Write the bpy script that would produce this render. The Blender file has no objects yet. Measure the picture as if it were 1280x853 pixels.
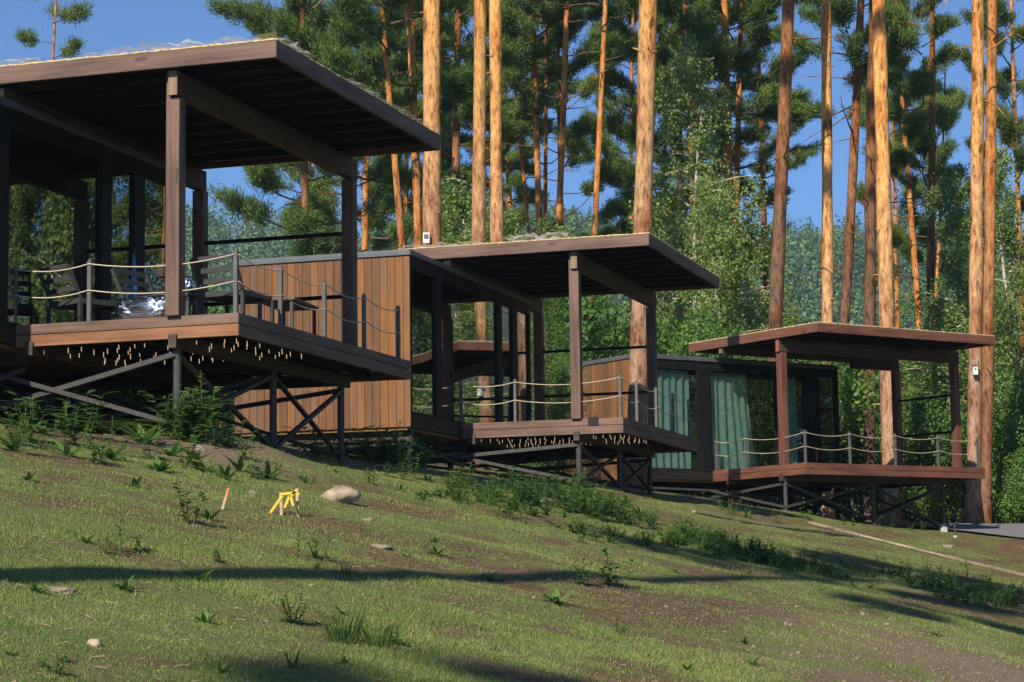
import bpy, math, random
import numpy as np
from mathutils import Vector, Matrix
random.seed(7); rng=np.random.default_rng(7)
S=bpy.context.scene; COL=S.collection
# ---------------------------------------------------------------- camera numbers
F,PIT,ROL=2673.3,.1176,-.01379
def ray(x,y):
    u=x-640; v=y-426.5; c,s=math.cos(ROL),math.sin(ROL)
    a=u*c+v*s; b=-u*s+v*c; dx=a/F; dz=-b/F; c,s=math.cos(PIT),math.sin(PIT)
    return np.array([dx,c-dz*s,s+dz*c])
def at(x,y,Y):
    r=ray(x,y); return r*(Y/r[1])
SAZ,SEL=math.radians(22.5),math.radians(36.5)          # heading the light travels in, and the height of the sun
# ---------------------------------------------------------------- helpers
def tag(o,label=None,cat=None,group=None,kind=None):
    for k,v in (('label',label),('category',cat),('group',group),('kind',kind)):
        if v: o[k]=v
    return o
def empty(name,loc,rz=0,label=None,cat=None,group=None):
    o=bpy.data.objects.new(name,None); COL.objects.link(o); o.location=loc; o.rotation_euler=(0,0,rz); o.empty_display_size=.2
    return tag(o,label,cat,group)
def link(name,me,mat=None,parent=None,smooth=False):
    if mat is not None and not me.materials: me.materials.append(mat)
    o=bpy.data.objects.new(name,me); COL.objects.link(o)
    if parent is not None: o.parent=parent
    return o
def npmesh(name,V,Fc,smooth=False):
    V=np.asarray(V,np.float32); Fc=np.asarray(Fc,np.int32); k=Fc.shape[1]
    me=bpy.data.meshes.new(name); me.vertices.add(len(V)); me.vertices.foreach_set('co',V.ravel())
    me.loops.add(Fc.size); me.loops.foreach_set('vertex_index',Fc.ravel())
    me.polygons.add(len(Fc)); me.polygons.foreach_set('loop_start',np.arange(0,Fc.size,k,dtype=np.int32))
    try: me.polygons.foreach_set('loop_total',np.full(len(Fc),k,np.int32))
    except Exception: pass
    me.update(calc_edges=True)
    if smooth: me.polygons.foreach_set('use_smooth',np.ones(len(Fc),bool))
    return me
class MB:
    def __init__(s): s.v=[]; s.f=[]
    def box(s,x0,x1,y0,y1,z0,z1):
        n=len(s.v); s.v+=[(x0,y0,z0),(x1,y0,z0),(x1,y1,z0),(x0,y1,z0),(x0,y0,z1),(x1,y0,z1),(x1,y1,z1),(x0,y1,z1)]
        s.f+=[tuple(n+i for i in q) for q in ((0,3,2,1),(4,5,6,7),(0,1,5,4),(1,2,6,5),(2,3,7,6),(3,0,4,7))]; return s
    def bar(s,p,q,w,h,up=(0,0,1)):
        p=Vector(p);q=Vector(q);d=(q-p).normalized();u=Vector(up)
        if abs(d.dot(u))>.98:u=Vector((1,0,0))
        r=d.cross(u).normalized();u=r.cross(d);n=len(s.v)
        for c in (p,q):
            for a,b in ((-1,-1),(1,-1),(1,1),(-1,1)): s.v.append(tuple(c+r*(a*w/2)+u*(b*h/2)))
        s.f+=[tuple(n+i for i in t) for t in ((0,1,2,3),(7,6,5,4),(0,4,5,1),(1,5,6,2),(2,6,7,3),(3,7,4,0))]; return s
    def tube(s,pts,rad,k=8,cap=True):
        pts=[Vector(p) for p in pts]; n0=len(s.v); m=len(pts)
        rad=rad if hasattr(rad,'__len__') else [rad]*m; u=None
        for i,p in enumerate(pts):
            d=(pts[min(i+1,m-1)]-pts[max(i-1,0)]).normalized()
            if u is None: u=d.orthogonal().normalized()
            u=(u-d*u.dot(d)).normalized(); w=d.cross(u)
            for j in range(k):
                a=2*math.pi*j/k; s.v.append(tuple(p+(u*math.cos(a)+w*math.sin(a))*rad[i]))
        for i in range(m-1):
            for j in range(k):
                a=n0+i*k+j;b=n0+i*k+(j+1)%k; s.f.append((a,b,b+k,a+k))
        if cap: s.f.append(tuple(n0+j for j in reversed(range(k)))); s.f.append(tuple(n0+(m-1)*k+j for j in range(k)))
        return s
    def build(s,name,mat,parent=None,bevel=0,smooth=False):
        me=bpy.data.meshes.new(name); me.from_pydata(s.v,[],s.f); me.update()
        if smooth:
            me.polygons.foreach_set('use_smooth',[True]*len(me.polygons))
        o=link(name,me,mat,parent)
        if bevel:
            b=o.modifiers.new('bevel','BEVEL'); b.width=bevel; b.segments=2; b.limit_method='ANGLE'
        return o
def hashn(ix,iy,seed):
    h=(ix.astype(np.int64)*374761393+iy.astype(np.int64)*668265263+seed*974711)&0x7fffffff
    h=((h^(h>>13))*1274126177)&0x7fffffff
    return ((h^(h>>16))&0xffff)/65535.
def vnoise(x,y,seed=0):
    x=np.asarray(x,float);y=np.asarray(y,float);ix=np.floor(x);iy=np.floor(y);fx=x-ix;fy=y-iy
    fx=fx*fx*(3-2*fx);fy=fy*fy*(3-2*fy)
    a=hashn(ix,iy,seed);b=hashn(ix+1,iy,seed);c=hashn(ix,iy+1,seed);d=hashn(ix+1,iy+1,seed)
    return (a*(1-fx)+b*fx)*(1-fy)+(c*(1-fx)+d*fx)*fy
def fbm(x,y,seed=0,o=3):
    t=0;a=.5
    for i in range(o): t=t+a*vnoise(x*2**i,y*2**i,seed+i*17); a*=.5
    return t/(1-.5**o)
def sstep(a,b,x):
    t=np.clip((x-a)/(b-a),0,1); return t*t*(3-2*t)
# ---------------------------------------------------------------- ground shape
def ground(X,Y):
    X=np.asarray(X,float);Y=np.asarray(Y,float); w=-.92*X+.39*Y
    z=-1.5+.252*w
    rise=.26*np.maximum(0,w-14.7)*(1-sstep(29.5,33,Y)); rise=np.minimum(rise,.85)
    hi=1.7+(.035+.125*sstep(27,32,Y))*(w-12.7); hi=np.minimum(hi,2.9+.02*(w-20.2))+rise
    z=np.where(w>12.7,np.minimum(z,hi),z)
    lo=-2.5+.08*(w+4); z=np.where(w<-4,lo,z)
    pad=sstep(46,54,Y)*sstep(2,7,X); z=z+pad*(1.55-z)*np.where(z<1.55,1,.8)
    z=z+.20*np.exp(-((X+3.1)**2+(Y-24.0)**2)/1.1)
    z=z+.10*(fbm(X*.5,Y*.5,3)-.5)+.035*(fbm(X*2.2,Y*2.2,9,2)-.5)
    return z
def G(x,y): return float(ground(np.array([x]),np.array([y]))[0])
def gpix(x,y,lo=5,hi=120):           # where a line of sight meets the ground
    r=ray(x,y); D=np.linspace(lo,hi,4000); P=r[None,:]*(D/r[1])[:,None]; d=P[:,2]-ground(P[:,0],P[:,1])
    i=np.argmax(d<0); p=P[i]; return float(p[0]),float(p[1]),G(p[0],p[1])
# ---------------------------------------------------------------- materials
def newmat(name):
    m=bpy.data.materials.new(name); m.use_nodes=True; nt=m.node_tree; nt.nodes.clear()
    return m,nt,nt.nodes,nt.links
def N_(ns,t,**k):
    n=ns.new(t)
    for a,v in k.items(): setattr(n,a,v)
    return n
def ramp(ns,stops):
    r=ns.new('ShaderNodeValToRGB'); e=r.color_ramp.elements
    while len(e)<len(stops): e.new(.5)
    for el,(p,c) in zip(e,stops): el.position=p; el.color=(*c,1)
    return r
def noise(ns,ls,vec,scale,detail=4,rough=.55):
    n=ns.new('ShaderNodeTexNoise'); n.inputs['Scale'].default_value=scale; n.inputs['Detail'].default_value=detail; n.inputs['Roughness'].default_value=rough
    if vec is not None: ls.new(vec,n.inputs['Vector'])
    return n
def mapped(ns,ls,scale,which='Object'):
    t=ns.new('ShaderNodeTexCoord'); m=ns.new('ShaderNodeMapping'); m.inputs['Scale'].default_value=scale
    ls.new(t.outputs[which],m.inputs['Vector']); return m.outputs['Vector']
def mixc(ns,ls,a,b,f,mode='MIX'):
    m=ns.new('ShaderNodeMix'); m.data_type='RGBA'; m.blend_type=mode
    for sock,i in ((f,0),(a,6),(b,7)):
        if hasattr(sock,'is_linked'): ls.new(sock,m.inputs[i])
        elif i==0: m.inputs[0].default_value=sock
        else: m.inputs[i].default_value=(*sock,1)
    return m.outputs[2]
def finish(m,ns,ls,col,rough=.7,bump=None,bs=.3,bd=.02,spec=.35,metal=0):
    p=ns.new('ShaderNodeBsdfPrincipled'); o=ns.new('ShaderNodeOutputMaterial')
    if hasattr(col,'is_linked'): ls.new(col,p.inputs['Base Color'])
    else: p.inputs['Base Color'].default_value=(*col,1)
    if hasattr(rough,'is_linked'): ls.new(rough,p.inputs['Roughness'])
    else: p.inputs['Roughness'].default_value=rough
    p.inputs['Metallic'].default_value=metal; p.inputs['Specular IOR Level'].default_value=spec
    if bump is not None:
        b=ns.new('ShaderNodeBump'); b.inputs['Strength'].default_value=bs; b.inputs['Distance'].default_value=bd
        ls.new(bump,b.inputs['Height']); ls.new(b.outputs['Normal'],p.inputs['Normal'])
    ls.new(p.outputs[0],o.inputs[0]); return m
def wood(name,c0,c1,axis,rough=.6,isl=0.,dirt=.5):
    m,nt,ns,ls=newmat(name); sc=[22,22,22]; sc['xyz'.index(axis)]=.9
    v=mapped(ns,ls,sc); n=noise(ns,ls,v,1.,6,.65); sc2=[4,4,4]; sc2['xyz'.index(axis)]=.7
    v2=mapped(ns,ls,sc2); n2=noise(ns,ls,v2,1.3,3)
    r=ramp(ns,[(.3,c0),(.7,c1)]); ls.new(n.outputs[0],r.inputs[0]); col=r.outputs[0]
    r2=ramp(ns,[(.3,(1-dirt,1-dirt,1-dirt)),(.65,(1.15,1.15,1.15))]); ls.new(n2.outputs[0],r2.inputs[0])
    col=mixc(ns,ls,col,r2.outputs[0],.8,'MULTIPLY')
    kn=noise(ns,ls,mapped(ns,ls,[9 if a!=axis else 3.2 for a in 'xyz']),1.,1); rk=ramp(ns,[(.70,(1,1,1)),(.76,(.45,.4,.38))]); ls.new(kn.outputs[0],rk.inputs[0]); col=mixc(ns,ls,col,rk.outputs[0],.9,'MULTIPLY')
    if isl:
        g=ns.new('ShaderNodeNewGeometry'); rr=ramp(ns,[(0,(1-isl,1-isl,1-isl*.95)),(.5,(1,1,1)),(1,(1+isl*.6,1+isl*.4,1))]); ls.new(g.outputs['Random Per Island'],rr.inputs[0])
        col=mixc(ns,ls,col,rr.outputs[0],1.,'MULTIPLY')
    return finish(m,ns,ls,col,rough,n.outputs[0],.25,.01)
BR0,BR1=(.115,.066,.046),(.23,.14,.105)
OR0,OR1=(.20,.085,.04),(.34,.155,.08)
M={}
for ax in 'xyz':
    M['brown_'+ax]=wood('stained wood '+ax,BR0,BR1,ax); M['orange_'+ax]=wood('orange stained wood '+ax,OR0,OR1,ax)
    M['red_'+ax]=wood('red brown wood '+ax,(.125,.05,.032),(.22,.095,.06),ax)
for ax in 'xyz': M['beam_'+ax]=wood('shade darkened beam '+ax,(.05,.033,.023),(.105,.068,.048),ax)  # darker timber, deepened further to carry the shade under the canopy
M['cut']=wood('cut beam end',(.16,.10,.06),(.30,.21,.13),'z')
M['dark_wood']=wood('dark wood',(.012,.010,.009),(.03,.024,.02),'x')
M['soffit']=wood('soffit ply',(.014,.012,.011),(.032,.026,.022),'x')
M['floor']=wood('deck planks',(.06,.042,.032),(.11,.08,.065),'x',isl=.3)
def clad():
    m,nt,ns,ls=newmat('vertical cladding'); v=mapped(ns,ls,(30,30,1.1)); n=noise(ns,ls,v,1.,7,.65)
    g=ns.new('ShaderNodeNewGeometry')
    ra=ramp(ns,[(0,(.22,.082,.025)),(.17,(.26,.115,.038)),(.33,(.12,.067,.035)),(.5,(.25,.098,.028)),(.62,(.105,.068,.041)),(.78,(.22,.095,.034)),(.9,(.12,.095,.07)),(1,(.28,.115,.033))])
    ls.new(g.outputs['Random Per Island'],ra.inputs[0])
    r=ramp(ns,[(.28,(.45,.43,.42)),(.5,(.95,.93,.9)),(.72,(1.3,1.25,1.2))]); ls.new(n.outputs[0],r.inputs[0])
    col=mixc(ns,ls,ra.outputs[0],r.outputs[0],.85,'MULTIPLY')
    v2=mapped(ns,ls,(6,6,.8)); n2=noise(ns,ls,v2,1.1,4); r2=ramp(ns,[(.52,(0,0,0)),(.85,(1,1,1))]); ls.new(n2.outputs[0],r2.inputs[0])
    col=mixc(ns,ls,col,(.13,.105,.085),r2.outputs[0])
    return finish(m,ns,ls,col,.75,n.outputs[0],.3,.012)
M['clad']=clad()
def plain(name,c,rough=.5,metal=0,var=.25,scale=9,spec=.4,bs=.12):
    m,nt,ns,ls=newmat(name); v=mapped(ns,ls,(1,1,1)); n=noise(ns,ls,v,scale,5)
    r=ramp(ns,[(.25,tuple(x*(1-var) for x in c)),(.75,tuple(x*(1+var) for x in c))]); ls.new(n.outputs[0],r.inputs[0])
    return finish(m,ns,ls,r.outputs[0],rough,n.outputs[0],bs,.01,spec,metal)
M['steel']=plain('dark grey steel',(.06,.057,.055),.5,.0,.3,14)
M['rust_steel']=plain('brown primed steel',(.065,.045,.036),.6,0,.4,10)
M['dark_steel']=plain('blackened steel',(.025,.02,.018),.6,0,.4,10)
M['galv']=plain('grey railing steel',(.125,.12,.117),.45,.2,.2,20)
M['black_metal']=plain('black metal frame',(.012,.0115,.0115),.55,0,.25,6,.2)
M['roof_metal']=plain('grey roof metal',(.13,.135,.145),.42,.3,.2,4)
M['rope']=plain('pale rope',(.55,.47,.34),.9,0,.2,60)
M['osb']=plain('straw coloured board',(.50,.385,.21),.85,0,.5,18)
M['ply']=plain('yellow subfloor',(.20,.115,.035),.85,0,.35,3)
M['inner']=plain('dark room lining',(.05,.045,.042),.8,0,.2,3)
M['inner_floor']=wood('room floor',(.06,.045,.035),(.12,.09,.07),'y')
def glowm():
    m,nt,ns,ls=newmat('warm emissive dash'); e=ns.new('ShaderNodeEmission'); e.inputs[0].default_value=(1,.68,.42,1); e.inputs[1].default_value=.62; o=ns.new('ShaderNodeOutputMaterial'); ls.new(e.outputs[0],o.inputs[0]); return m
M['dash']=glowm()  # warm emission for the bright dashes below the deck boards
M['concrete']=plain('pale concrete',(.5,.47,.43),.9,0,.2,12)
M['outdoor_black']=plain('charcoal chair frame',(.05,.05,.052),.5,.0,.2,20)
M['blue']=plain('blue fabric',(.10,.26,.62),.8,0,.15,20)
M['tan']=plain('tan block',(.42,.30,.2),.8,0,.2,20)
M['mat']=plain('black rubber',(.012,.012,.012),.7,0,.2,20)
M['stake']=plain('raw stake wood',(.55,.37,.23),.8,0,.25,25)
M['dry']=plain('dry stalks',(.30,.23,.14),.9,0,.4,25)
M['paint_red']=plain('orange stake paint',(.62,.22,.12),.8,0,.25,25)
M['yellow']=plain('yellow tape',(.72,.52,.05),.55,0,.15,20)
M['white']=plain('white paint',(.75,.74,.72),.5,0,.1,10)
M['plank']=wood('weathered plank',(.22,.17,.11),(.42,.33,.23),'x')
M['asphalt']=plain('asphalt',(.17,.17,.18),.9,0,.25,40)
def glassm(name,tint,r0):
    m,nt,ns,ls=newmat(name); g_=ns.new('ShaderNodeNewGeometry'); dt=N_(ns,'ShaderNodeVectorMath',operation='DOT_PRODUCT'); ls.new(g_.outputs['Normal'],dt.inputs[0]); ls.new(g_.outputs['Incoming'],dt.inputs[1])
    ab=N_(ns,'ShaderNodeMath',operation='ABSOLUTE'); ls.new(dt.outputs['Value'],ab.inputs[0]); om=N_(ns,'ShaderNodeMath',operation='SUBTRACT'); om.inputs[0].default_value=1; ls.new(ab.outputs[0],om.inputs[1])
    pw=N_(ns,'ShaderNodeMath',operation='POWER'); ls.new(om.outputs[0],pw.inputs[0]); pw.inputs[1].default_value=2.6; ma=N_(ns,'ShaderNodeMath',operation='MULTIPLY_ADD'); ls.new(pw.outputs[0],ma.inputs[0]); ma.inputs[1].default_value=1-r0; ma.inputs[2].default_value=r0
    t=ns.new('ShaderNodeBsdfTransparent'); t.inputs[0].default_value=(*tint,1)
    g=ns.new('ShaderNodeBsdfGlossy'); g.inputs['Roughness'].default_value=.0; g.inputs['Color'].default_value=(.97,1,.98,1)
    n=noise(ns,ls,mapped(ns,ls,(1,1,1)),.9,1); b=ns.new('ShaderNodeBump'); b.inputs['Strength'].default_value=.05; b.inputs['Distance'].default_value=.03; ls.new(n.outputs[0],b.inputs['Height']); ls.new(b.outputs[0],g.inputs['Normal'])
    mx=ns.new('ShaderNodeMixShader'); o=ns.new('ShaderNodeOutputMaterial')
    ls.new(ma.outputs[0],mx.inputs[0]); ls.new(t.outputs[0],mx.inputs[1]); ls.new(g.outputs[0],mx.inputs[2]); ls.new(mx.outputs[0],o.inputs[0]); return m
M['glass']=glassm('tinted window glass',(.84,.88,.86),.075)
M['film']=None
def filmm():
    m,nt,ns,ls=newmat('clear plastic film'); t=ns.new('ShaderNodeBsdfTransparent'); p=ns.new('ShaderNodeBsdfPrincipled'); p.inputs['Base Color'].default_value=(.75,.75,.76,1); p.inputs['Roughness'].default_value=.12
    mx=ns.new('ShaderNodeMixShader'); mx.inputs[0].default_value=.28; o=ns.new('ShaderNodeOutputMaterial'); ls.new(t.outputs[0],mx.inputs[1]); ls.new(p.outputs[0],mx.inputs[2]); ls.new(mx.outputs[0],o.inputs[0]); return m
M['film']=filmm()
M['foil']=finish(*(lambda q:(q[0],q[2],q[3]))(newmat('silver foil')),(.8,.81,.83),.2,None,metal=1.)
def curtm():
    m,nt,ns,ls=newmat('teal curtain'); v=mapped(ns,ls,(60,60,8)); n=noise(ns,ls,v,1,3); r=ramp(ns,[(.3,(.27,.46,.42)),(.7,(.36,.57,.52))]); ls.new(n.outputs[0],r.inputs[0])
    d=ns.new('ShaderNodeBsdfDiffuse'); t=ns.new('ShaderNodeBsdfTranslucent'); mx=ns.new('ShaderNodeMixShader'); mx.inputs[0].default_value=.2; o=ns.new('ShaderNodeOutputMaterial')
    for b,i in ((d,1),(t,2)): ls.new(r.outputs[0],b.inputs[0]); ls.new(b.outputs[0],mx.inputs[i])
    ls.new(mx.outputs[0],o.inputs[0]); return m
M['curtain']=curtm()
def leafm(name,ca,cb,trans=.3,scale=.9,gl=.0,isl=.35,dry=None):
    m,nt,ns,ls=newmat(name); v=mapped(ns,ls,(1,1,1)); n=noise(ns,ls,v,scale,3); r=ramp(ns,[(.3,ca),(.7,cb)]); ls.new(n.outputs[0],r.inputs[0])
    g=ns.new('ShaderNodeNewGeometry'); rr=ramp(ns,[(0,(1-isl,1-isl,1-isl)),(1,(1+isl,1+isl,1+isl*.5))]); ls.new(g.outputs['Random Per Island'],rr.inputs[0])
    col=mixc(ns,ls,r.outputs[0],rr.outputs[0],1.,'MULTIPLY')
    if dry:
        h1=N_(ns,'ShaderNodeMath',operation='MULTIPLY'); ls.new(g.outputs['Random Per Island'],h1.inputs[0]); h1.inputs[1].default_value=37.; h2=N_(ns,'ShaderNodeMath',operation='FRACT'); ls.new(h1.outputs[0],h2.inputs[0])
        h3=N_(ns,'ShaderNodeMath',operation='GREATER_THAN'); ls.new(h2.outputs[0],h3.inputs[0]); h3.inputs[1].default_value=.84; col=mixc(ns,ls,col,dry,h3.outputs[0])
    oi=ns.new('ShaderNodeObjectInfo'); ro=ramp(ns,[(0,(.8,.85,.8)),(1,(1.2,1.12,1.05))]); ls.new(oi.outputs['Random'],ro.inputs[0]); col=mixc(ns,ls,col,ro.outputs[0],1.,'MULTIPLY')
    d=ns.new('ShaderNodeBsdfPrincipled'); d.inputs['Roughness'].default_value=.55; d.inputs['Specular IOR Level'].default_value=.3; t=ns.new('ShaderNodeBsdfTranslucent'); mx=ns.new('ShaderNodeMixShader'); mx.inputs[0].default_value=trans; o=ns.new('ShaderNodeOutputMaterial')
    ls.new(col,d.inputs[0]); ls.new(col,t.inputs[0])
    ls.new(d.outputs[0],mx.inputs[1]); ls.new(t.outputs[0],mx.inputs[2]); ls.new(mx.outputs[0],o.inputs[0]); return m
M['needle']=leafm('pine needles',(.095,.17,.05),(.225,.32,.09),.40,.8)
M['birchleaf']=leafm('birch leaves',(.18,.285,.095),(.31,.42,.15),.47,.7)
M['bushleaf']=leafm('bush leaves',(.09,.20,.055),(.19,.32,.08),.42,.8)
M['larch']=leafm('young larch needles',(.09,.19,.045),(.16,.28,.07),.3,1.2)
M['weed']=leafm('weed leaves',(.075,.16,.045),(.15,.27,.075),.35,2.)
M['fern']=leafm('fern fronds',(.08,.18,.03),(.15,.28,.05),.35,2.)
M['grassleaf']=leafm('tuft grass',(.05,.12,.03),(.1,.2,.05),.3,2.)
M['lawn']=leafm('lawn blades',(.14,.235,.065),(.29,.365,.115),.35,.8,isl=.4,dry=(.36,.29,.15))
M['wood_far']=leafm('distant leaves',(.09,.18,.08),(.19,.30,.13),.2,.11,isl=.45)
def barkm(name,lo,hi,z0,z1,fleck):
    m,nt,ns,ls=newmat(name); t=ns.new('ShaderNodeTexCoord'); sx=ns.new('ShaderNodeSeparateXYZ'); ls.new(t.outputs['Object'],sx.inputs[0])
    v=mapped(ns,ls,(11,11,3.2)); n=noise(ns,ls,v,1.,6,.7)
    vo=ns.new('ShaderNodeTexVoronoi'); vo.inputs['Scale'].default_value=1.; ls.new(mapped(ns,ls,(16,16,5)),vo.inputs['Vector']); 
    mr=ns.new('ShaderNodeMapRange'); mr.inputs[1].default_value=z0; mr.inputs[2].default_value=z1; ls.new(sx.outputs[2],mr.inputs[0])
    n3=noise(ns,ls,mapped(ns,ls,(1.5,1.5,.5)),1.,4); ad=N_(ns,'ShaderNodeMath',operation='MULTIPLY_ADD'); ls.new(n3.outputs[0],ad.inputs[0]); ad.inputs[1].default_value=.9; ls.new(mr.outputs[0],ad.inputs[2])
    sb=N_(ns,'ShaderNodeMath',operation='SUBTRACT',use_clamp=True); ls.new(ad.outputs[0],sb.inputs[0]); sb.inputs[1].default_value=.45
    col=mixc(ns,ls,lo,hi,sb.outputs[0])
    r=ramp(ns,[(.34,(.30,.26,.24)),(.46,(.82,.8,.78)),(.58,(1.1,1.1,1.1)),(.72,(1.5,1.46,1.4))]); ls.new(n.outputs[0],r.inputs[0]); col=mixc(ns,ls,col,r.outputs[0],1.,'MULTIPLY')
    rf=ramp(ns,[(.0,(.5,.47,.45)),(.28,(1,1,1))]); ls.new(vo.outputs[0],rf.inputs[0]); col=mixc(ns,ls,col,rf.outputs[0],.5,'MULTIPLY')
    nk=noise(ns,ls,mapped(ns,ls,(5,5,1.6)),1.,2); rk=ramp(ns,[(.62,(1,1,1)),(.69,(.25,.22,.2))]); ls.new(nk.outputs[0],rk.inputs[0]); col=mixc(ns,ls,col,rk.outputs[0],fleck,'MULTIPLY')
    npt=noise(ns,ls,mapped(ns,ls,(3.2,3.2,1.1)),1.,5,.6); rp=ramp(ns,[(.44,(1,1,1)),(.60,(.70,.47,.34))]); ls.new(npt.outputs[0],rp.inputs[0]); col=mixc(ns,ls,col,rp.outputs[0],.85,'MULTIPLY')
    oi=ns.new('ShaderNodeObjectInfo'); ro=ramp(ns,[(0,(.85,.85,.85)),(1,(1.12,1.1,1.08))]); ls.new(oi.outputs['Random'],ro.inputs[0]); col=mixc(ns,ls,col,ro.outputs[0],1.,'MULTIPLY')
    return finish(m,ns,ls,col,.9,n.outputs[0],1.,.05,.15)
M['bark_light']=barkm('light orange pine bark',(.46,.30,.205),(.78,.42,.14),4,10,.9)
M['bark_orange']=barkm('orange pine bark',(.33,.18,.11),(.68,.31,.095),3,10,.8)
M['bark_dark']=barkm('dark pine bark',(.16,.11,.085),(.40,.18,.07),4,15,.6)
M['bark_birch']=barkm('birch bark',(.42,.40,.36),(.6,.57,.52),0,8,1.)
def soil():
    m,nt,ns,ls=newmat('hillside soil and sprouting grass'); t=ns.new('ShaderNodeTexCoord'); P=t.outputs['Object']
    at_=ns.new('ShaderNodeAttribute'); at_.attribute_name='green'; ab=ns.new('ShaderNodeAttribute'); ab.attribute_name='bare'
    n=noise(ns,ls,P,9,6,.65); n2=noise(ns,ls,P,60,4,.7); n3=noise(ns,ls,P,1.1,4)
    s=ramp(ns,[(.3,(.085,.048,.031)),(.55,(.165,.10,.064)),(.8,(.26,.18,.12))]); ls.new(n.outputs[0],s.inputs[0])
    sb=ramp(ns,[(.25,(.15,.105,.065)),(.6,(.27,.20,.13)),(.8,(.38,.31,.22))]); ls.new(n2.outputs[0],sb.inputs[0])
    g=ramp(ns,[(.3,(.10,.13,.045)),(.7,(.21,.225,.09))]); ls.new(n2.outputs[0],g.inputs[0])
    f=N_(ns,'ShaderNodeMath',operation='MULTIPLY',use_clamp=True); ls.new(at_.outputs['Fac'],f.inputs[0]); f.inputs[1].default_value=.9
    c=mixc(ns,ls,s.outputs[0],g.outputs[0],f.outputs[0]); c=mixc(ns,ls,c,sb.outputs[0],ab.outputs['Fac'])
    return finish(m,ns,ls,c,.95,n2.outputs[0],.7,.04,.15)
M['soil']=soil()
M['hill']=plain('forest floor',(.05,.07,.03),.95,0,.4,.1)
M['rock']=plain('pale boulder',(.36,.28,.2),.9,0,.6,9,bs=.9)
M['whitestone']=plain('pale stone',(.24,.2,.155),.9,0,.4,20)

M['grit']=plain('brown grit',(.21,.165,.125),.95,0,.4,30)
# ---------------------------------------------------------------- ground
def cents(a,b,fine0,fine1,st,grow=1.18):
    L=list(np.arange(fine0,fine1,st)); s=st; x=fine1
    while x<b: L.append(x); s*=grow; x+=s
    L.append(b); s=st; x=fine0-st
    while x>a: L.insert(0,x); s*=grow; x-=s
    L.insert(0,a); return np.array(L)
def green_mask(X,Y):     # thin, streaky new grass
    w=-.92*X+.39*Y; l=.39*X+.92*Y
    m=fbm(l*.28,w*1.5,21,4)*.6+fbm(X*2.6,Y*2.,31,4)*.4
    return sstep(.36,.61,m)
BP=[(gpix(1215,838),1.5,.95),(gpix(1100,853),1.0,.6),(gpix(258,556),1.0,.9),(gpix(300,575),.9,.7),(gpix(715,632),.9,.55),(gpix(50,830),.6,.2)]
def bare_mask(X,Y):
    b=np.zeros_like(X)
    for (p,r,a) in BP: b=np.maximum(b,a*np.exp(-((X-p[0])**2+((Y-p[1])*.6)**2)/(r*r)))
    n=fbm(X*2.3,Y*2.3,77,3)
    return np.clip(b*1.5*(.3+1.4*n)-.12,0,1)
gx=cents(-420,600,-9,16,.22); gy=cents(-60,900,5,58,.25)
XX,YY=np.meshgrid(gx,gy); ZZ=ground(XX,YY); nx,ny=len(gx),len(gy)
V=np.stack([XX.ravel(),YY.ravel(),ZZ.ravel()],1); I=np.arange(nx*ny).reshape(ny,nx)
Q=np.stack([I[:-1,:-1].ravel(),I[:-1,1:].ravel(),I[1:,1:].ravel(),I[1:,:-1].ravel()],1)
me=npmesh('grass_slope',V,Q,True)
for nm,arr in (('green',green_mask(V[:,0],V[:,1])),('bare',bare_mask(V[:,0],V[:,1]))):
    a_=me.attributes.new(nm,'FLOAT','POINT'); a_.data.foreach_set('value',arr.astype(np.float32))
tag(link('ground',me,M['soil']),kind='structure')
# lawn blades
def blades(n):
    lo,hi=6.8,60; Y=np.exp(rng.uniform(np.log(lo),np.log(hi),n*2)); X=rng.uniform(-.29,.29,n*2)*Y
    w=-.92*X+.39*Y
    p=(.22+.78*green_mask(X,Y))*(1-bare_mask(X,Y)*.97)*(1-.93*sstep(12.4,13.4,w))*(1-sstep(49.2,50.2,Y)*sstep(8,9,X)*.95)
    k=rng.random(n*2)<p; X=X[k];Y=Y[k]; Z=ground(X,Y); m=len(X)
    h=rng.uniform(.007,.025,m)*(.6+1.5*vnoise(X*1.7,Y*1.7,5)**2.5+1.2*(rng.random(m)<.02)); wd=rng.uniform(.0011,.0025,m)*(1+Y/22); a=rng.uniform(0,6.283,m); ln=rng.uniform(.1,.9,m); b=rng.uniform(0,6.283,m)
    B=np.stack([X,Y,Z-.004],1); D=np.stack([np.cos(a)*wd,np.sin(a)*wd,0*a],1); T=B+np.stack([np.cos(b)*h*ln,np.sin(b)*h*ln,h],1)
    V=np.stack([B-D,B+D,T],1).reshape(-1,3); return V,np.arange(m*3).reshape(-1,3)
o=link('short_grass',npmesh('short_grass',*blades(1150000)),M['lawn']); tag(o,'thin short lawn grass sprouting in streaks over the brown slope','grass',kind='stuff')
# asphalt path
def strip(name,cl,half,mat,lift,n=40):
    V=[];Fc=[]
    for i in range(n+1):
        t=i/n; x=cl[0][0]+(cl[1][0]-cl[0][0])*t; y=cl[0][1]+(cl[1][1]-cl[0][1])*t
        for j in range(7):
            yy=y+half*(j/3-1); V.append((x,yy,G(x,yy)+lift))
    for i in range(n):
        for j in range(6): a=i*7+j; Fc.append((a,a+7,a+8,a+1))
    return link(name,npmesh(name,V,Fc,True),mat)
o=strip('path',((9.2,51.6),(60,49.)),1.5,M['asphalt'],.05); tag(o,kind='structure')
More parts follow.
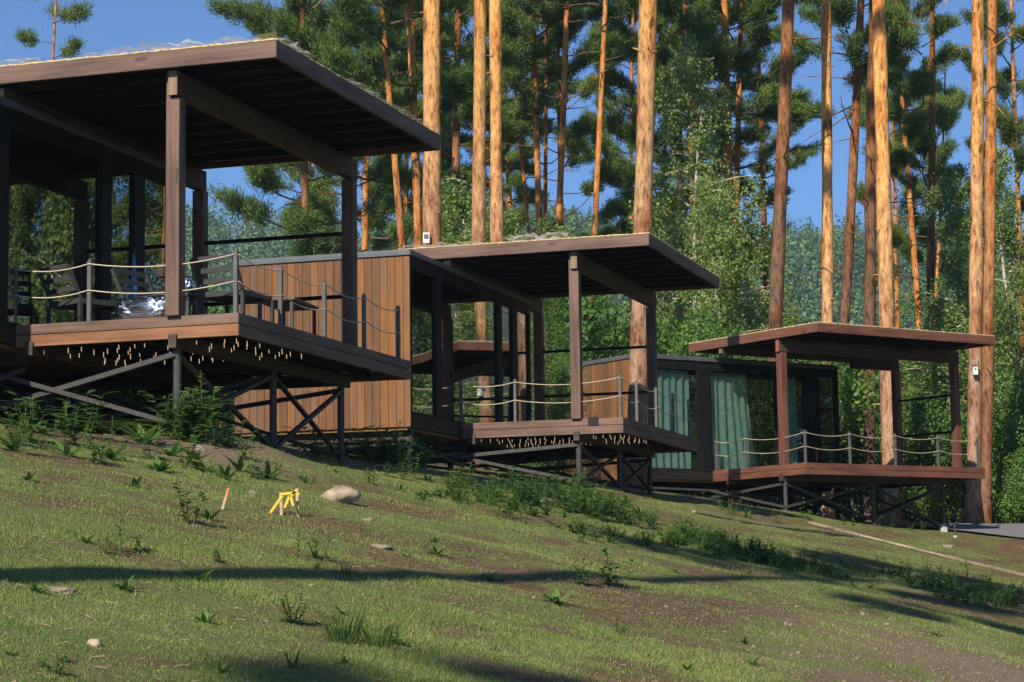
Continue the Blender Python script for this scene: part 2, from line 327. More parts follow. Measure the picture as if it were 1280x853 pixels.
# ---------------------------------------------------------------- cabins
CAB=[dict(O=(-3.03695,23.58036,3.14736),yaw=.30942,DA=2.812,DB=5.396,ra0=.561,rb0=.229,RA=3.863,RB=5.17,pa=.708,pb=-.06,pb2=5.154,qa=2.952,hb=2.442,gl=2.816,
  rf=[.1,1.89,2.86],rs=[.0,1.22,2.54,3.85,5.09],cols=[(-.45,-.2),(1.98,2.24),(2.86,3.14)]),
 dict(O=(1.81512,35.18711,2.86619),yaw=.3098,DA=2.812,DB=5.396,ra0=.561,rb0=.229,RA=3.863,RB=5.17,pa=.708,pb=-.06,pb2=5.154,qa=2.952,hb=2.442,gl=2.816,
  rf=[.1,1.88,2.84],rs=[.0,1.1,2.46,3.74,5.],cols=[(-1.28,-.98),(1.98,2.24),(2.86,3.14)]),
 dict(O=(6.35884,46.61812,2.75265),yaw=.98118,DA=3.198,DB=5.476,ra0=.624,rb0=.096,RA=3.863,RB=5.385,pa=.707,pb=-.0,pb2=5.35,qa=2.66,hb=2.125,gl=3.2,
  rf=[.12,2.08,3.12],rs=[.0,1.31,2.69,4.02,5.3],cols=[(-.36,-.02),(1.98,2.24),(2.86,3.14)])]
H,RT,DT,PW,BH=2.8,.197,.255,.169,.29
CL=['nearest dark timber cabin at left, chairs and foil packs on its stilt deck',
    'middle timber cabin on stilts with an orange upright board wall',
    'reddish brown timber cabin with teal curtains behind its glass, farthest right of the three']
def sag(p,q,d=.075,n=8):
    p=Vector(p);q=Vector(q); return [p.lerp(q,i/n)-Vector((0,0,d*4*(i/n)*(1-i/n))) for i in range(n+1)]
def cabin(ci,c):
    O=c['O']; yaw=c['yaw']; root=empty('stilt_cabin',O,-yaw,CL[ci],'cabin','timber cabins in a row along the slope')
    cy,sy=math.cos(yaw),math.sin(yaw)
    def gz(x,y): return G(O[0]+x*cy+y*sy,O[1]-x*sy+y*cy)-O[2]
    DA,DB,gl,hb=c['DA'],c['DB'],c['gl'],c['hb']; R='red_' if ci==2 else 'brown_'
    B=lambda *a:MB().box(*a)
    # local x = to the right along the front, y = back from the front edge
    XL=3.95   # the deck runs on behind the house end
    # deck fascia: two boards stacked, all round
    lo='orange_' if ci==0 else R
    for z0,z1,mt in ((-.118,0,R),(-DT,-.124,lo)):
        B(-DA,0,0,.045,z0,z1).build('fascia_board',M[mt+'x'],root,.006)
        B(-.045,0,.047,DB-.002,z0,z1).build('fascia_board',M[(R if ci!=0 else 'brown_')+'y'],root,.006)
        B(-XL,0,DB,DB+.045,z0,z1).build('fascia_board',M[R+'x'],root,.006)
    d=MB(); y=.05
    while y<DB-.05:
        d.box(-DA+.01 if y<4 else -XL,-.05,y,min(y+.135,DB-.004),-.034,-.003); y+=.142
    d.build('deck_floor',M['floor'],root)
    j=MB(); x=-.12
    while x>-DA+.05: j.box(x-.045,x,.05,DB-.005,-.2,-.036); x-=.44
    j.build('joist',M['dark_wood'],root)
    for ax in (-.80,-2.62): B(ax-.05,ax+.05,-.035,DB-.25,-.36,-.205).build('floor_beam',M['rust_steel'],root,.004)
    for yy in (2.72,4.92): B(-2.56,-.86,yy-.04,yy+.04,-.352,-.262).box(-3.65,-2.68,yy-.04,yy+.04,-.352,-.262).build('floor_beam',M['dark_steel'],root,.004)
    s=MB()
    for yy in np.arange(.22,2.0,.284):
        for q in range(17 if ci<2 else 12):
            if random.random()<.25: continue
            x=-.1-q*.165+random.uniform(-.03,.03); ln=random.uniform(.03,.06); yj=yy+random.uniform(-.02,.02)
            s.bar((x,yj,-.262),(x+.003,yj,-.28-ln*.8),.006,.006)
    if ci<2: o=s.build('glow_dashes',M['dash'],root); tag(o,kind='stuff')  # small bars whose brightness is put in as emission
    # piles and braces under the deck
    PX=(-.80,-3.55); PY=(.10,2.72,4.92)
    for px in PX:
        for py in PY:
            g=gz(px,py); MB().tube([(px,py,g-.3),(px,py,-.355)],.047,12).build('pile',M['steel'],root,smooth=False)
            if ci==2 and px==PX[0] and py==PY[2]: MB().tube([(px,py,g-.2),(px,py,g+.11)],.09,12).build('footing',M['concrete'],root)
    def X(p,q,zt=-.41):
        g0=gz(*p)+.1;g1=gz(*q)+.1
        dx=.03
        MB().bar((p[0],p[1],zt),(q[0],q[1],g1),.012,.062).bar((p[0],p[1],zt-.024),(q[0],q[1],g1-.024),.06,.012).build('brace',M['steel'],root)
        MB().bar((p[0]+dx,p[1]-dx,g0),(q[0]+dx,q[1]-dx,zt),.05,.05).build('brace',M['steel'],root)
    X((PX[0],PY[0]-.045),(PX[1],PY[0]-.045),-.42)
    for px in PX: X((px,PY[0]),(px,PY[1])); X((px,PY[1]),(px,PY[2]))
    X((PX[0],PY[1]),(PX[1],PY[1])); X((PX[0],PY[2]),(PX[1],PY[2]))
    # canopy
    x0,x1,y0,y1=-c['RA'],c['ra0'],-c['rb0'],c['RB']
    B(x0,x1,y0,y0+.045,H,H+RT).build('fascia_board',M[R+'x'],root,.007)
    B(x1-.045,x1,y0+.047,y1,H,H+RT).build('fascia_board',M[R+'y'],root,.007)
    B(x0,x1-.047,y1-.045,y1,H,H+RT).build('fascia_board',M[R+'x'],root,.007)
    B(x0,x0+.045,y0+.047,y1-.047,H,H+RT).build('fascia_board',M[R+'y'],root,.007)
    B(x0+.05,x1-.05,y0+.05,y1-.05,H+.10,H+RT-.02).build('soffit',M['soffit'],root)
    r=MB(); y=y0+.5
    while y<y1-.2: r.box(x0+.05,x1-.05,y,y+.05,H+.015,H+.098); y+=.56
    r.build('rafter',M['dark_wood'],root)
    # board layer on the roof, its edge ragged
    n=90; V=[];Fc=[]
    def ring(off,z,jit): 
        P=[]
        for (ax,ay,bx,by) in ((x0,y0,x1,y0),(x1,y0,x1,y1),(x1,y1,x0,y1),(x0,y1,x0,y0)):
            for i in range(n):
                t=i/n; px=ax+(bx-ax)*t;py=ay+(by-ay)*t; o=off+random.uniform(-jit,jit)
                nx_,ny_=(by-ay),-(bx-ax); l=math.hypot(nx_,ny_); P.append((px+nx_/l*o,py+ny_/l*o,z+random.uniform(-jit*.6,jit*.6)))
        return P
    r0,r1=ring(.0,H+RT+.003,.0),ring(.002,H+RT+.021,.010); m=4*n
    V=r0+r1+[((x0+x1)/2,(y0+y1)/2,H+RT+.034)]
    Fc=[(i,(i+1)%m,m+(i+1)%m) for i in range(m)]+[(i,m+(i+1)%m,m+i) for i in range(m)]+[(m+i,m+(i+1)%m,2*m) for i in range(m)]
    link('roof_board',npmesh('roof_board',V,Fc),M['osb'],root)
    # posts and beams; beam is let into the top of the post
    pa,pb,pb2,qa=c['pa'],c['pb'],c['pb2'],c['qa']
    B(-pa-PW,-pa,pb,pb+PW,.002,H-BH-.012).box(-pa-PW,-pa-.122,pb+.004,pb+PW,H-BH-.012,H-.003).build('post',M[R+'z'],root,.006)
    B(-pa-PW,-pa,pb2,pb2+PW-.01,-.02,H-BH-.002).build('post',M[R+'z'],root,.006)
    B(-qa-PW,-qa,pb2,pb2+PW-.01,-.02,H-BH-.002).build('post',M[R+'z'],root,.006)
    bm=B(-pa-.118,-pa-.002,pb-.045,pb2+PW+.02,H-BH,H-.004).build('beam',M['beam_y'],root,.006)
    B(-pa-.116,-pa-.004,pb-.051,pb-.046,H-BH+.003,H-.007).build('beam_end',M['cut'] if ci<2 else M['orange_z'],bm)
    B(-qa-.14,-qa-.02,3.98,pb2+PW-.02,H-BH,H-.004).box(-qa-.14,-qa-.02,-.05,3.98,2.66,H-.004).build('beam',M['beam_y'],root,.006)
    B(-qa-.136,-qa-.024,-.056,-.051,2.665,H-.01).build('beam_end',M['cut'],bm)
    # back rails
    for z in (.9,1.765): B(-qa-.01,-pa-PW+.01,pb2+.05,pb2+.10,z-.025,z+.025).build('rail',M['black_metal'],root)
    # railing posts with two ropes
    tops=[]
    def rp(x,y):
        p=B(x-.024,x+.024,y-.024,y+.024,-.03,.70).build('railing_post',M['galv'],root,.003)
        MB().tube([(x,y,.702),(x,y,.722)],.02,8).build('cap',M['galv'],p)
    fr=[(-a,.055) for a in c['rf']]; sd=[(-.06,b+.06) for b in c['rs']]
    for k,p in enumerate(fr):
        if k>0: rp(*p)
    for p in sd: rp(*p)
    line=[fr[-1]]+fr[-2:0:-1]+[sd[0]]
    for z in (.665,.36):
        for L in (line,sd):
            pts=[]
            for a,b in zip(L[:-1],L[1:]): pts+=sag((a[0],a[1]-.0,z),(b[0],b[1],z),.035+.025*math.hypot(a[0]-b[0],a[1]-b[1]))[:-1]
            pts.append(Vector((L[-1][0],L[-1][1],z))); 
            off=Vector((0,-.03,0)) if L is line else Vector((.03,0,0))
            MB().tube([p+off for p in pts],.0072,6).build('rope',M['rope'],root,smooth=True)
    # ---- house: glass side at x=-gl, front wall at y=-hb
    HL=gl+3.05; e=3.95; zb,zt=-.221,2.517
    w=MB(); x=-HL; pw_=.1339
    while x<-gl-.01:
        xe=min(x+pw_-.006,-gl); w.box(x,xe,-hb-.022,-hb,zb,zt-.004); x+=pw_
    w.build('wall_cladding',M['clad'],root,.003)
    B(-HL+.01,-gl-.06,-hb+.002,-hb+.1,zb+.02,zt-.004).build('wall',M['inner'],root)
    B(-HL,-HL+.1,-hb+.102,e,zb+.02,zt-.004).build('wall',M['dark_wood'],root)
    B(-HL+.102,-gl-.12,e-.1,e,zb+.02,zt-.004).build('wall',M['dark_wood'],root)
    B(-gl-.05,-gl-.002,-hb+.002,-hb+.05,zb,zt-.004).build('column',M['black_metal'],root)
    B(-HL-.03,-gl+.03,-hb-.05,e+.03,zt,zt+.075).build('roof_slab',M['roof_metal'],root,.008)
    B(-HL+.02,-gl-.02,-hb+.02,e-.02,zt+.076,zt+.11).build('roof_slab',M['roof_metal'],root)
    B(-gl-.06,-gl,-hb+.052,e,-.225,-.02).build('base_board',M['dark_wood'],root,.005)
    B(-HL+.01,-gl-.062,-hb+.11,e-.11,-.06,-.02).build('room_floor',M['inner_floor'],root)
    B(-HL+.01,-gl-.07,-hb+.02,e-.02,-.27,-.226).build('subfloor',M['ply'],root)
    for yy in (-hb+.2,.4,e-.3): B(-HL+.05,-gl-.05,yy-.05,yy+.05,-.42,-.272).build('floor_beam',M['rust_steel'],root)
    HX=(-gl-.12,-gl-1.5,-HL+.15); HY=(-hb+.2,.4,e-.3)
    for px in HX:
        for py in HY:
            if px==HX[0] and py!=HY[0]: continue
            g=gz(px,py); MB().tube([(px,py,g-.3),(px,py,-.42)],.055,12).build('pile',M['steel'] if px!=HX[0] else M['galv'],root)
    X((HX[0],HY[0]),(HX[1],HY[0]),-.46); X((HX[1],HY[0]),(HX[2],HY[0]),-.46); X((HX[0],HY[0]),(HX[0],HY[1]),-.46)
    B(-gl-.06,-gl-.004,-hb+.052,e,2.36,zt-.004).build('header',M['black_metal'],root)
    cols=[(-hb+.052,-hb+.052)]+c['cols']+[(3.86,e)]
    for a,b in cols[1:]: B(-gl-.10,-gl+.012,a,b,-.018,2.358).build('column',M['black_metal'],root,.004)
    for k,((_,a),(b,_)) in enumerate(zip(cols[:-1],cols[1:])):
        isd=(k==2); f=MB()
        f.box(-gl-.05,-gl-.006,a+.003,a+.04,-.016,2.356).box(-gl-.05,-gl-.006,b-.04,b-.003,-.016,2.356).box(-gl-.05,-gl-.006,a+.041,b-.041,-.016,.03).box(-gl-.05,-gl-.006,a+.041,b-.041,2.31,2.356)
        if b-a>1.6 and ci==0: pass
        fo=f.build('door' if isd else 'window',M['black_metal'],root)
        B(-gl-.034,-gl-.026,a+.038,b-.038,.028,2.312).build('pane',M['glass'],fo)
        if isd: MB().bar((-gl+.0,a+.07,.95),(-gl+.0,a+.07,1.15),.02,.02).build('handle',M['galv'],fo)
    return root
for i,c in enumerate(CAB): cabin(i,c)
def cpt(ci,x,y,z=0):
    c=CAB[ci];O=c['O'];cy,sy=math.cos(c['yaw']),math.sin(c['yaw']); return (O[0]+x*cy+y*sy,O[1]-x*sy+y*cy,O[2]+z)
# curtains behind the glass of the far cabin, hung on a rail of their own
def curtain(ci,y0,y1,label,flare=0,off=.17):
    c=CAB[ci]; n=int((y1-y0)/.016); nz=14; V=[];Fc=[]; ph=random.random()*6; X0=-c['gl']-off
    for i in range(n+1):
        t=i/n; 
        for k in range(nz+1):
            s=k/nz; z=2.30-2.28*s; fl=1+flare*s*s; y=y0+(y1-y0)*t*fl
            amp=.038*(.6+.4*s)*(1 if flare==0 else 1-.3*s); x=X0+amp*math.sin(t*(y1-y0)/.105*6.283*.5+ph+.5*math.sin(t*9))+.01*math.sin(s*5+t*30)
            V.append((x,y,z))
    for i in range(n):
        for k in range(nz): a=i*(nz+1)+k; Fc.append((a,a+1,a+nz+2,a+nz+1))
    o=link('curtain',npmesh('curtain',V,Fc,True),M['curtain']); o.location=c['O']; o.rotation_euler=(0,0,-c['yaw'])
    return tag(o,label,'curtain')
curtain(2,-1.95,-.52,'closed teal curtain left of the dark column of the far cabin')
curtain(2,.03,1.25,'teal curtain, hem swept right, behind the far cabin front post',.22)
curtain(2,2.3,2.8,'narrow teal curtain deep in shade behind the far cabin glass',.0,.25)
# ---------------------------------------------------------------- things on the near deck
def plastic(ci,x0,x1,y0,y1,label,hgt=.07):
    c=CAB[ci]; n,m=int((x1-x0)/.05),int((y1-y0)/.05); V=[];Fc=[]; sd=random.randint(1,99)
    for i in range(n+1):
        for j in range(m+1):
            x=x0+(x1-x0)*i/n+random.uniform(-.015,.015);y=y0+(y1-y0)*j/m+random.uniform(-.015,.015)
            h=float(fbm(np.array([x*9]),np.array([y*9]),sd)[0]); V.append((x,y,H+RT+.045+hgt*max(0,h-.3)*1.8+random.uniform(0,.014)))
    for i in range(n):
        for j in range(m): a=i*(m+1)+j; Fc.append((a,a+m+1,a+m+2,a+1))
    o=link('plastic_film',npmesh('plastic_film',V,Fc),M['film']); o.location=c['O'];o.rotation_euler=(0,0,-c['yaw']); return tag(o,label,'plastic film')
plastic(0,-1.9,.55,-.215,.9,'crumpled clear plastic film heaped on the front of the nearest cabin roof',.10)
plastic(0,-3.8,-2.5,-.2,.6,'flat clear plastic film at the left end of the nearest cabin roof',.08)
plastic(0,-.1,.56,2.0,4.9,'clear plastic film along the right roof edge of the nearest cabin',.06)
plastic(1,-2.0,-.9,-.2,1.5,'bunched clear plastic film on the middle cabin roof',.13)
plastic(1,-3.8,-2.4,-.2,.7,'flat clear plastic film at the left end of the middle cabin roof',.07)
def chair(ci,x,y,rz,label):
    p=cpt(ci,x,y,0); root=empty('lounge_chair',p,rz-CAB[ci]['yaw'],label,'chair','charcoal slatted chairs on the near deck')
    w,d=.62,.62
    for sx in (-1,1):
        for sy in (-1,1): MB().box(sx*w/2-.02,sx*w/2+.02,sy*d/2-.02,sy*d/2+.02,0,.27).build('leg',M['outdoor_black'],root)
    f=MB().box(-w/2,w/2,-d/2,-d/2+.04,.272,.335).box(-w/2,w/2,d/2-.04,d/2,.272,.335)
    f.box(-w/2,-w/2+.04,-d/2+.041,d/2-.041,.272,.335).box(w/2-.04,w/2,-d/2+.041,d/2-.041,.272,.335).build('seat_frame',M['outdoor_black'],root)
    s=MB()
    for k in range(6): s.box(-w/2+.042,w/2-.042,-d/2+.06+k*.085,-d/2+.12+k*.085,.30,.325)
    s.build('seat',M['outdoor_black'],root)
    b=MB(); t0,t1=(d/2-.02,.337),(d/2+.16,.70)
    for sx in (-1,1): b.bar((sx*(w/2-.02),*t0),(sx*(w/2-.02),*t1),.035,.035)
    for k in (.3,.62,.97):
        yy=t0[0]+(t1[0]-t0[0])*k;zz=t0[1]+(t1[1]-t0[1])*k; b.bar((-w/2+.04,yy,zz),(w/2-.04,yy,zz),.018,.06)
    b.build('backrest',M['outdoor_black'],root); return root
chair(0,-2.32,.75,math.radians(155),'charcoal slatted lounge chair at the left end of the near deck')
chair(0,-1.42,.85,math.radians(75),'charcoal lounge chair seen side on beside the silver foil packs')
chair(0,-.42,.80,math.radians(172),'charcoal slatted lounge chair just right of the near front post')
def table(ci,x,y,rz,w,d,h,label,mt,top):
    root=empty('low_table',cpt(ci,x,y,0),rz-CAB[ci]['yaw'],label,'table')
    MB().box(-w/2,w/2,-d/2,d/2,h-.035,h).build('tabletop',M[top],root,.004)
    for sx in (-1,1):
        for sy in (-1,1): MB().box(sx*(w/2-.05)-.02,sx*(w/2-.05)+.02,sy*(d/2-.05)-.02,sy*(d/2-.05)+.02,0,h-.036).build('leg',M[mt],root)
table(0,-.42,2.3,.1,.5,1.0,.42,'dark low table with brown top at the right side of the near deck','outdoor_black','brown_x')
table(0,-1.02,.62,0,.42,.36,.33,'small charcoal side table carrying a foil pack','outdoor_black','outdoor_black')
def foil(x,y,z,sx,sy,sz,rz,label,seed):
    r=np.random.default_rng(seed); n,m=46,22; V=[];Fc=[]
    for i in range(m+1):
        ph=math.pi*i/m-math.pi/2
        for j in range(n):
            th=2*math.pi*j/n; cx=math.copysign(abs(math.cos(th))**.6,math.cos(th));sn=math.copysign(abs(math.sin(th))**.6,math.sin(th)); cp=abs(math.cos(ph))**.5
            k=1+.26*(r.random()-.5); V.append((sx*cx*cp*k,sy*sn*cp*k,max(0,sz*(1+math.sin(ph))*k)))
    for i in range(m):
        for j in range(n): Fc.append((i*n+j,i*n+(j+1)%n,(i+1)*n+(j+1)%n,(i+1)*n+j))
    o=link('foil_pack',npmesh('foil_pack',V,Fc),M['foil']); o.location=cpt(0,x,y,z); o.rotation_euler=(0,0,rz); tag(o,label,'package')
foil(-1.30,.36,0,.36,.2,.135,-.3,'wide crumpled silver foil pack lying on the near deck floor',3)
foil(-1.02,.62,.331,.2,.17,.10,-.3,'small crumpled silver foil pack on the side table',5)
p=empty('closed_parasol',cpt(0,-2.62,2.5,0),0,'closed blue parasol on a tan block, against the near cabin glass','parasol')
MB().tube([(0,0,.62),(0,0,.66),(0,0,1.12),(0,0,1.2)],[.055,.06,.018,.008],12).build('canopy',M['blue'],p,smooth=True)
MB().tube([(0,0,.462),(0,0,1.26)],.006,6).build('pole',M['galv'],p)
MB().box(-.07,.07,-.07,.07,0,.46).build('base',M['tan'],p,.01)
# black rubber mat hanging over the middle deck edge
m_=MB().box(-.60,-.42,-.013,.30,.006,.016).box(-.60,-.42,-.013,-.004,-.12,.005)
o=m_.build('rubber_mat',M['mat']); o.location=CAB[1]['O'];o.rotation_euler=(0,0,-CAB[1]['yaw']); tag(o,'small black rubber mat folded over the front edge of the middle deck','mat')
# ---------------------------------------------------------------- foliage generators
def tris_from(C,D,n,ln,wd,spread,r):
    """n narrow blades from each point of C, fanned about D"""
    K=len(C); C=np.repeat(C,n,0); D=np.repeat(D,n,0); m=K*n
    R=r.normal(size=(m,3)); R/=np.linalg.norm(R,axis=1,keepdims=True); d=D+R*spread; d/=np.linalg.norm(d,axis=1,keepdims=True)
    s=np.cross(d,r.normal(size=(m,3))); s/=np.linalg.norm(s,axis=1,keepdims=True)+1e-9
    L=r.uniform(*ln,size=(m,1)); W=r.uniform(*wd,size=(m,1)); B=C+r.normal(size=(m,3))*.10
    return np.stack([B-s*W,B+s*W,B+d*L],1).reshape(-1,3)
def leaves_from(C,r,size,droop=.4):
    m=len(C); a=r.normal(size=(m,3)); a[:,2]-=droop; a/=np.linalg.norm(a,axis=1,keepdims=True); b=np.cross(a,r.normal(size=(m,3))); b/=np.linalg.norm(b,axis=1,keepdims=True)+1e-9
    L=r.uniform(*size,size=(m,1)); return np.stack([C,C+a*L*.5+b*L*.36,C+a*L,C+a*L*.5-b*L*.36],1).reshape(-1,3)
def leaves_on(C,Nn,r,size):
    m=len(C); a=np.cross(Nn,r.normal(size=(m,3))); a/=np.linalg.norm(a,axis=1,keepdims=True)+1e-9; b=np.cross(Nn,a); b/=np.linalg.norm(b,axis=1,keepdims=True)+1e-9
    L=r.uniform(*size,size=(m,1)); return np.stack([C-a*L*.5,C+b*L*.36,C+a*L*.5,C-b*L*.36],1).reshape(-1,3)
def unit(v): return v/(np.linalg.norm(v)+1e-9)
def pine_crown(seed,L,R,nb,dense=1.,top=True,bare=0):
    r=np.random.default_rng(seed); bm=MB(); C=[];D=[]
    rr=random.Random(seed)
    for i in range(nb):
        t=(i+r.random()*.8)/nb; z=L*t*.97; prof=np.interp(t,[0,.18,.5,.85,1],[.75,1,.85,.45,.12]); ln=R*prof*r.uniform(.55,1.15)
        az=i*2.4+r.normal()*.5; el=np.interp(t,[0,.5,1],[-.08,.25,.9])+r.normal()*.15
        d=np.array([math.cos(az)*math.cos(el),math.sin(az)*math.cos(el),math.sin(el)]); pts=[np.array([0,0,z])]; m=6
        for k in range(m): d=unit(d+np.array([0,0,.10])+r.normal(size=3)*.12); pts.append(pts[-1]+d*ln/m)
        r0=.014+.010*ln; bm.tube(pts,[r0*(1-.8*k/m) for k in range(m+1)],4,False)
        if i<bare: continue
        nt=max(4,int(ln*4.6*dense))
        for k in range(nt):
            s=r.uniform(.35,1.)*m; a=int(min(s,m-1)); p=pts[a]+(pts[a+1]-pts[a])*(s-a)
            side=unit(np.cross(d,[0,0,1]))*r.choice([-1,1]); td=unit(d*.6+side*r.uniform(.3,1.)+np.array([0,0,r.uniform(-.05,.45)])); tl=r.uniform(.25,.8)*(1.1-.5*s/m)*min(1,ln/2)
            e=p+td*tl; bm.tube([p,(p+e)/2+[0,0,-.03],e],[.014,.01,.006],3,False)
            for q in (.2,.42,.64,.84,1.): C.append(p+(e-p)*q+r.normal(size=3)*.10); D.append(unit(td+np.array([0,0,.5])))
        C.append(pts[-1]);D.append(unit(d+np.array([0,0,.4])))
    C=np.array(C);D=np.array(D); return bm,C,D
def crown_meshes(name,seed,L,R,nb,n=44,ln=(.12,.28),wd=(.011,.020),dense=1.,bare=0,spread=.8):
    bm,C,D=pine_crown(seed,L,R,nb,dense,bare=bare); r=np.random.default_rng(seed+50)
    V=tris_from(C,D,n,ln,wd,spread,r); me=npmesh(name,V,np.arange(len(V)).reshape(-1,3)); me.materials.append(M['needle'])
    mb=bpy.data.meshes.new(name+'_limbs'); mb.from_pydata(bm.v,[],bm.f); mb.update(); mb.materials.append(M['bark_dark']); return me,mb
PINE=[crown_meshes('pine_crown',11+i,L,R,nb,dense=dn,bare=ba) for i,(L,R,nb,dn,ba) in enumerate([(14,3.2,34,1.1,0),(15,3.0,36,1.15,2),(13,3.4,30,1.,3),(16,2.8,34,.95,6),(9,3.2,24,1.2,0),(12,2.6,26,.8,7)])]
SPARSE=crown_meshes('sparse_pine_crown',71,9.,1.7,13,dense=.55)
def birch_crown(seed,L,R,nb,nleaf=22000):
    r=np.random.default_rng(seed); bm=MB(); P=[]
    for i in range(nb):
        t=(i+r.random())/nb; z=L*t*.92; ln=R*np.interp(t,[0,.25,.6,1],[.8,1,.75,.2])*r.uniform(.6,1.15); az=i*2.4+r.normal()*.5; el=r.uniform(.35,.9)
        d=np.array([math.cos(az)*math.cos(el),math.sin(az)*math.cos(el),math.sin(el)]); pts=[np.array([0,0,z])]; m=6
        for k in range(m): d=unit(d+np.array([0,0,-.16])+r.normal(size=3)*.1); pts.append(pts[-1]+d*ln/m)
        bm.tube(pts,[.03*(1-.85*k/m) for k in range(m+1)],4,False)
        for k in range(int(7+ln*5)):
            s=r.uniform(.15,1)*m; a=int(min(s,m-1)); p=pts[a]+(pts[a+1]-pts[a])*(s-a); hl=r.uniform(.3,1.2); dv=np.array([r.normal()*.35,r.normal()*.35,-1.]); e=p+unit(dv)*hl
            q=r.random(int(16+hl*30))[:,None]; P.append(p+(e-p)*q+r.normal(size=(len(q),3))*.11)
    P=np.concatenate(P); k=r.permutation(len(P))[:nleaf]; V=leaves_from(P[k],r,(.065,.125)); me=npmesh('birch_crown',V,np.arange(len(V)).reshape(-1,4)); me.materials.append(M['birchleaf'])
    mb=bpy.data.meshes.new('birch_limbs'); mb.from_pydata(bm.v,[],bm.f); mb.update(); mb.materials.append(M['bark_birch']); return me,mb
BIRCH=[birch_crown(5,9,2.3,30),birch_crown(6,10,2.6,34,26000),birch_crown(8,7,2.1,26,18000)]
def bush_mesh(seed,rx,h,n,size=(.06,.125),mat='bushleaf'):
    r=np.random.default_rng(seed); C=[]; NB=[]; L=[(r.normal()*rx*.5,r.normal()*rx*.5,r.uniform(.2,.85)*h,r.uniform(.28,.5)*rx) for _ in range(14)]
    bm=MB()
    for (x,y,z,q) in L:
        v=r.normal(size=(n//14,3)); v/=np.linalg.norm(v,axis=1,keepdims=True); NB.append(v+r.normal(size=v.shape)*.55+[0,0,.25]); v=v*(r.random((n//14,1))**.45)*q; C.append(v+[x,y,z]); bm.tube([(x*.15,y*.15,0),(x*.5,y*.5,z*.55),(x,y,z)],[.025,.018,.006],4,False)
    C=np.concatenate(C); C[:,2]=np.abs(C[:,2]); V=leaves_on(C,np.concatenate(NB),r,size); me=npmesh('bush_leaves',V,np.arange(len(V)).reshape(-1,4)); me.materials.append(M[mat])
    mb=bpy.data.meshes.new('bush_stems'); mb.from_pydata(bm.v,[],bm.f); mb.update(); mb.materials.append(M['bark_dark']); return me,mb
BUSH=[bush_mesh(21,1.9,3.6,13000),bush_mesh(22,1.6,2.6,11000),bush_mesh(23,2.2,4.6,16000)]
def larch_mesh(seed,L=6,R=1.1):
    r=np.random.default_rng(seed);C=[];D=[];bm=MB()
    for i in range(60):
        t=(i+r.random())/60; z=.25+L*t*.96; ln=R*(1-t)**.8*r.uniform(.7,1.1)+.12; az=i*2.4+r.normal()*.4; d=np.array([math.cos(az),math.sin(az),.12]); 
        e=np.array([0,0,z])+d*ln; bm.tube([(0,0,z),e],[.014,.004],3,False)
        for q in np.linspace(.2,1,int(4+ln*9)): C.append(np.array([0,0,z])+d*ln*q+r.normal(size=3)*.06+[0,0,-.1*q]); D.append(unit(d+np.array([0,0,.2])))
    bm.tube([(0,0,0),(0,0,L)],[.06,.01],6)
    V=tris_from(np.array(C),np.array(D),22,(.06,.14),(.008,.016),1.,r); me=npmesh('larch_needles',V,np.arange(len(V)).reshape(-1,3)); me.materials.append(M['larch'])
    mb=bpy.data.meshes.new('larch_stem'); mb.from_pydata(bm.v,[],bm.f); mb.update(); mb.materials.append(M['bark_dark']); return me,mb
LARCH=larch_mesh(33)
def trunk(name,P0,P1,r0,h,mat,root,seed,stubs=0,wob=.06):
    """trunk from the ground up along the line P0->P1 (local), r0 at the foot"""
    r=np.random.default_rng(seed); d=(P1-P0)/(P1[2]-P0[2]); bm=MB(); n=26; pts=[];rad=[]
    ph=r.random(4)*6.28
    for i in range(n+1):
        z=-.3+(h+.3)*i/n; q=z/h; 
        pts.append((d[0]*z+wob*math.sin(q*5+ph[0])*q*1.4,d[1]*z+wob*math.sin(q*4+ph[1])*q,z)); fl=1+.55*max(0,1-z/.7)**2 if z<.7 else 1
        rad.append(r0*fl*(1-.25*q-.68*max(0,q-.35)**1.3)*(1+.05*r.normal()))
    bm.tube(pts,rad,14)
    for k in range(stubs):
        z=h*r.uniform(.22,.62); i=int((z+.3)/(h+.3)*n); b=Vector(pts[i]); az=r.random()*6.28; ln=r.uniform(.5,2.2); el=r.uniform(-.25,.35); dv=Vector((math.cos(az),math.sin(az),el)); q=[b]
        for s in range(4): dv=(dv+Vector(r.normal(size=3)*.17)+Vector((0,0,-.05))).normalized(); q.append(q[-1]+dv*ln/4)
        bm.tube(q,[.026,.022,.016,.011,.004],5)
        for s in (2,3):
            if r.random()<.7: dv2=(dv+Vector(r.normal(size=3)*.6)).normalized(); bm.tube([q[s],q[s]+dv2*ln*.3],[.011,.003],4)
    for k in range(7):
        z=h*r.uniform(.1,.6); i=int((z+.3)/(h+.3)*n); b=Vector(pts[i]); az=r.random()*6.28; ln=rad[i]+r.uniform(.04,.22); dv=Vector((math.cos(az),math.sin(az),r.uniform(-.2,.3))); bm.tube([b,b+dv*ln],[.03,.012],5)
    o=bm.build(name,mat,root,smooth=True); return o,pts
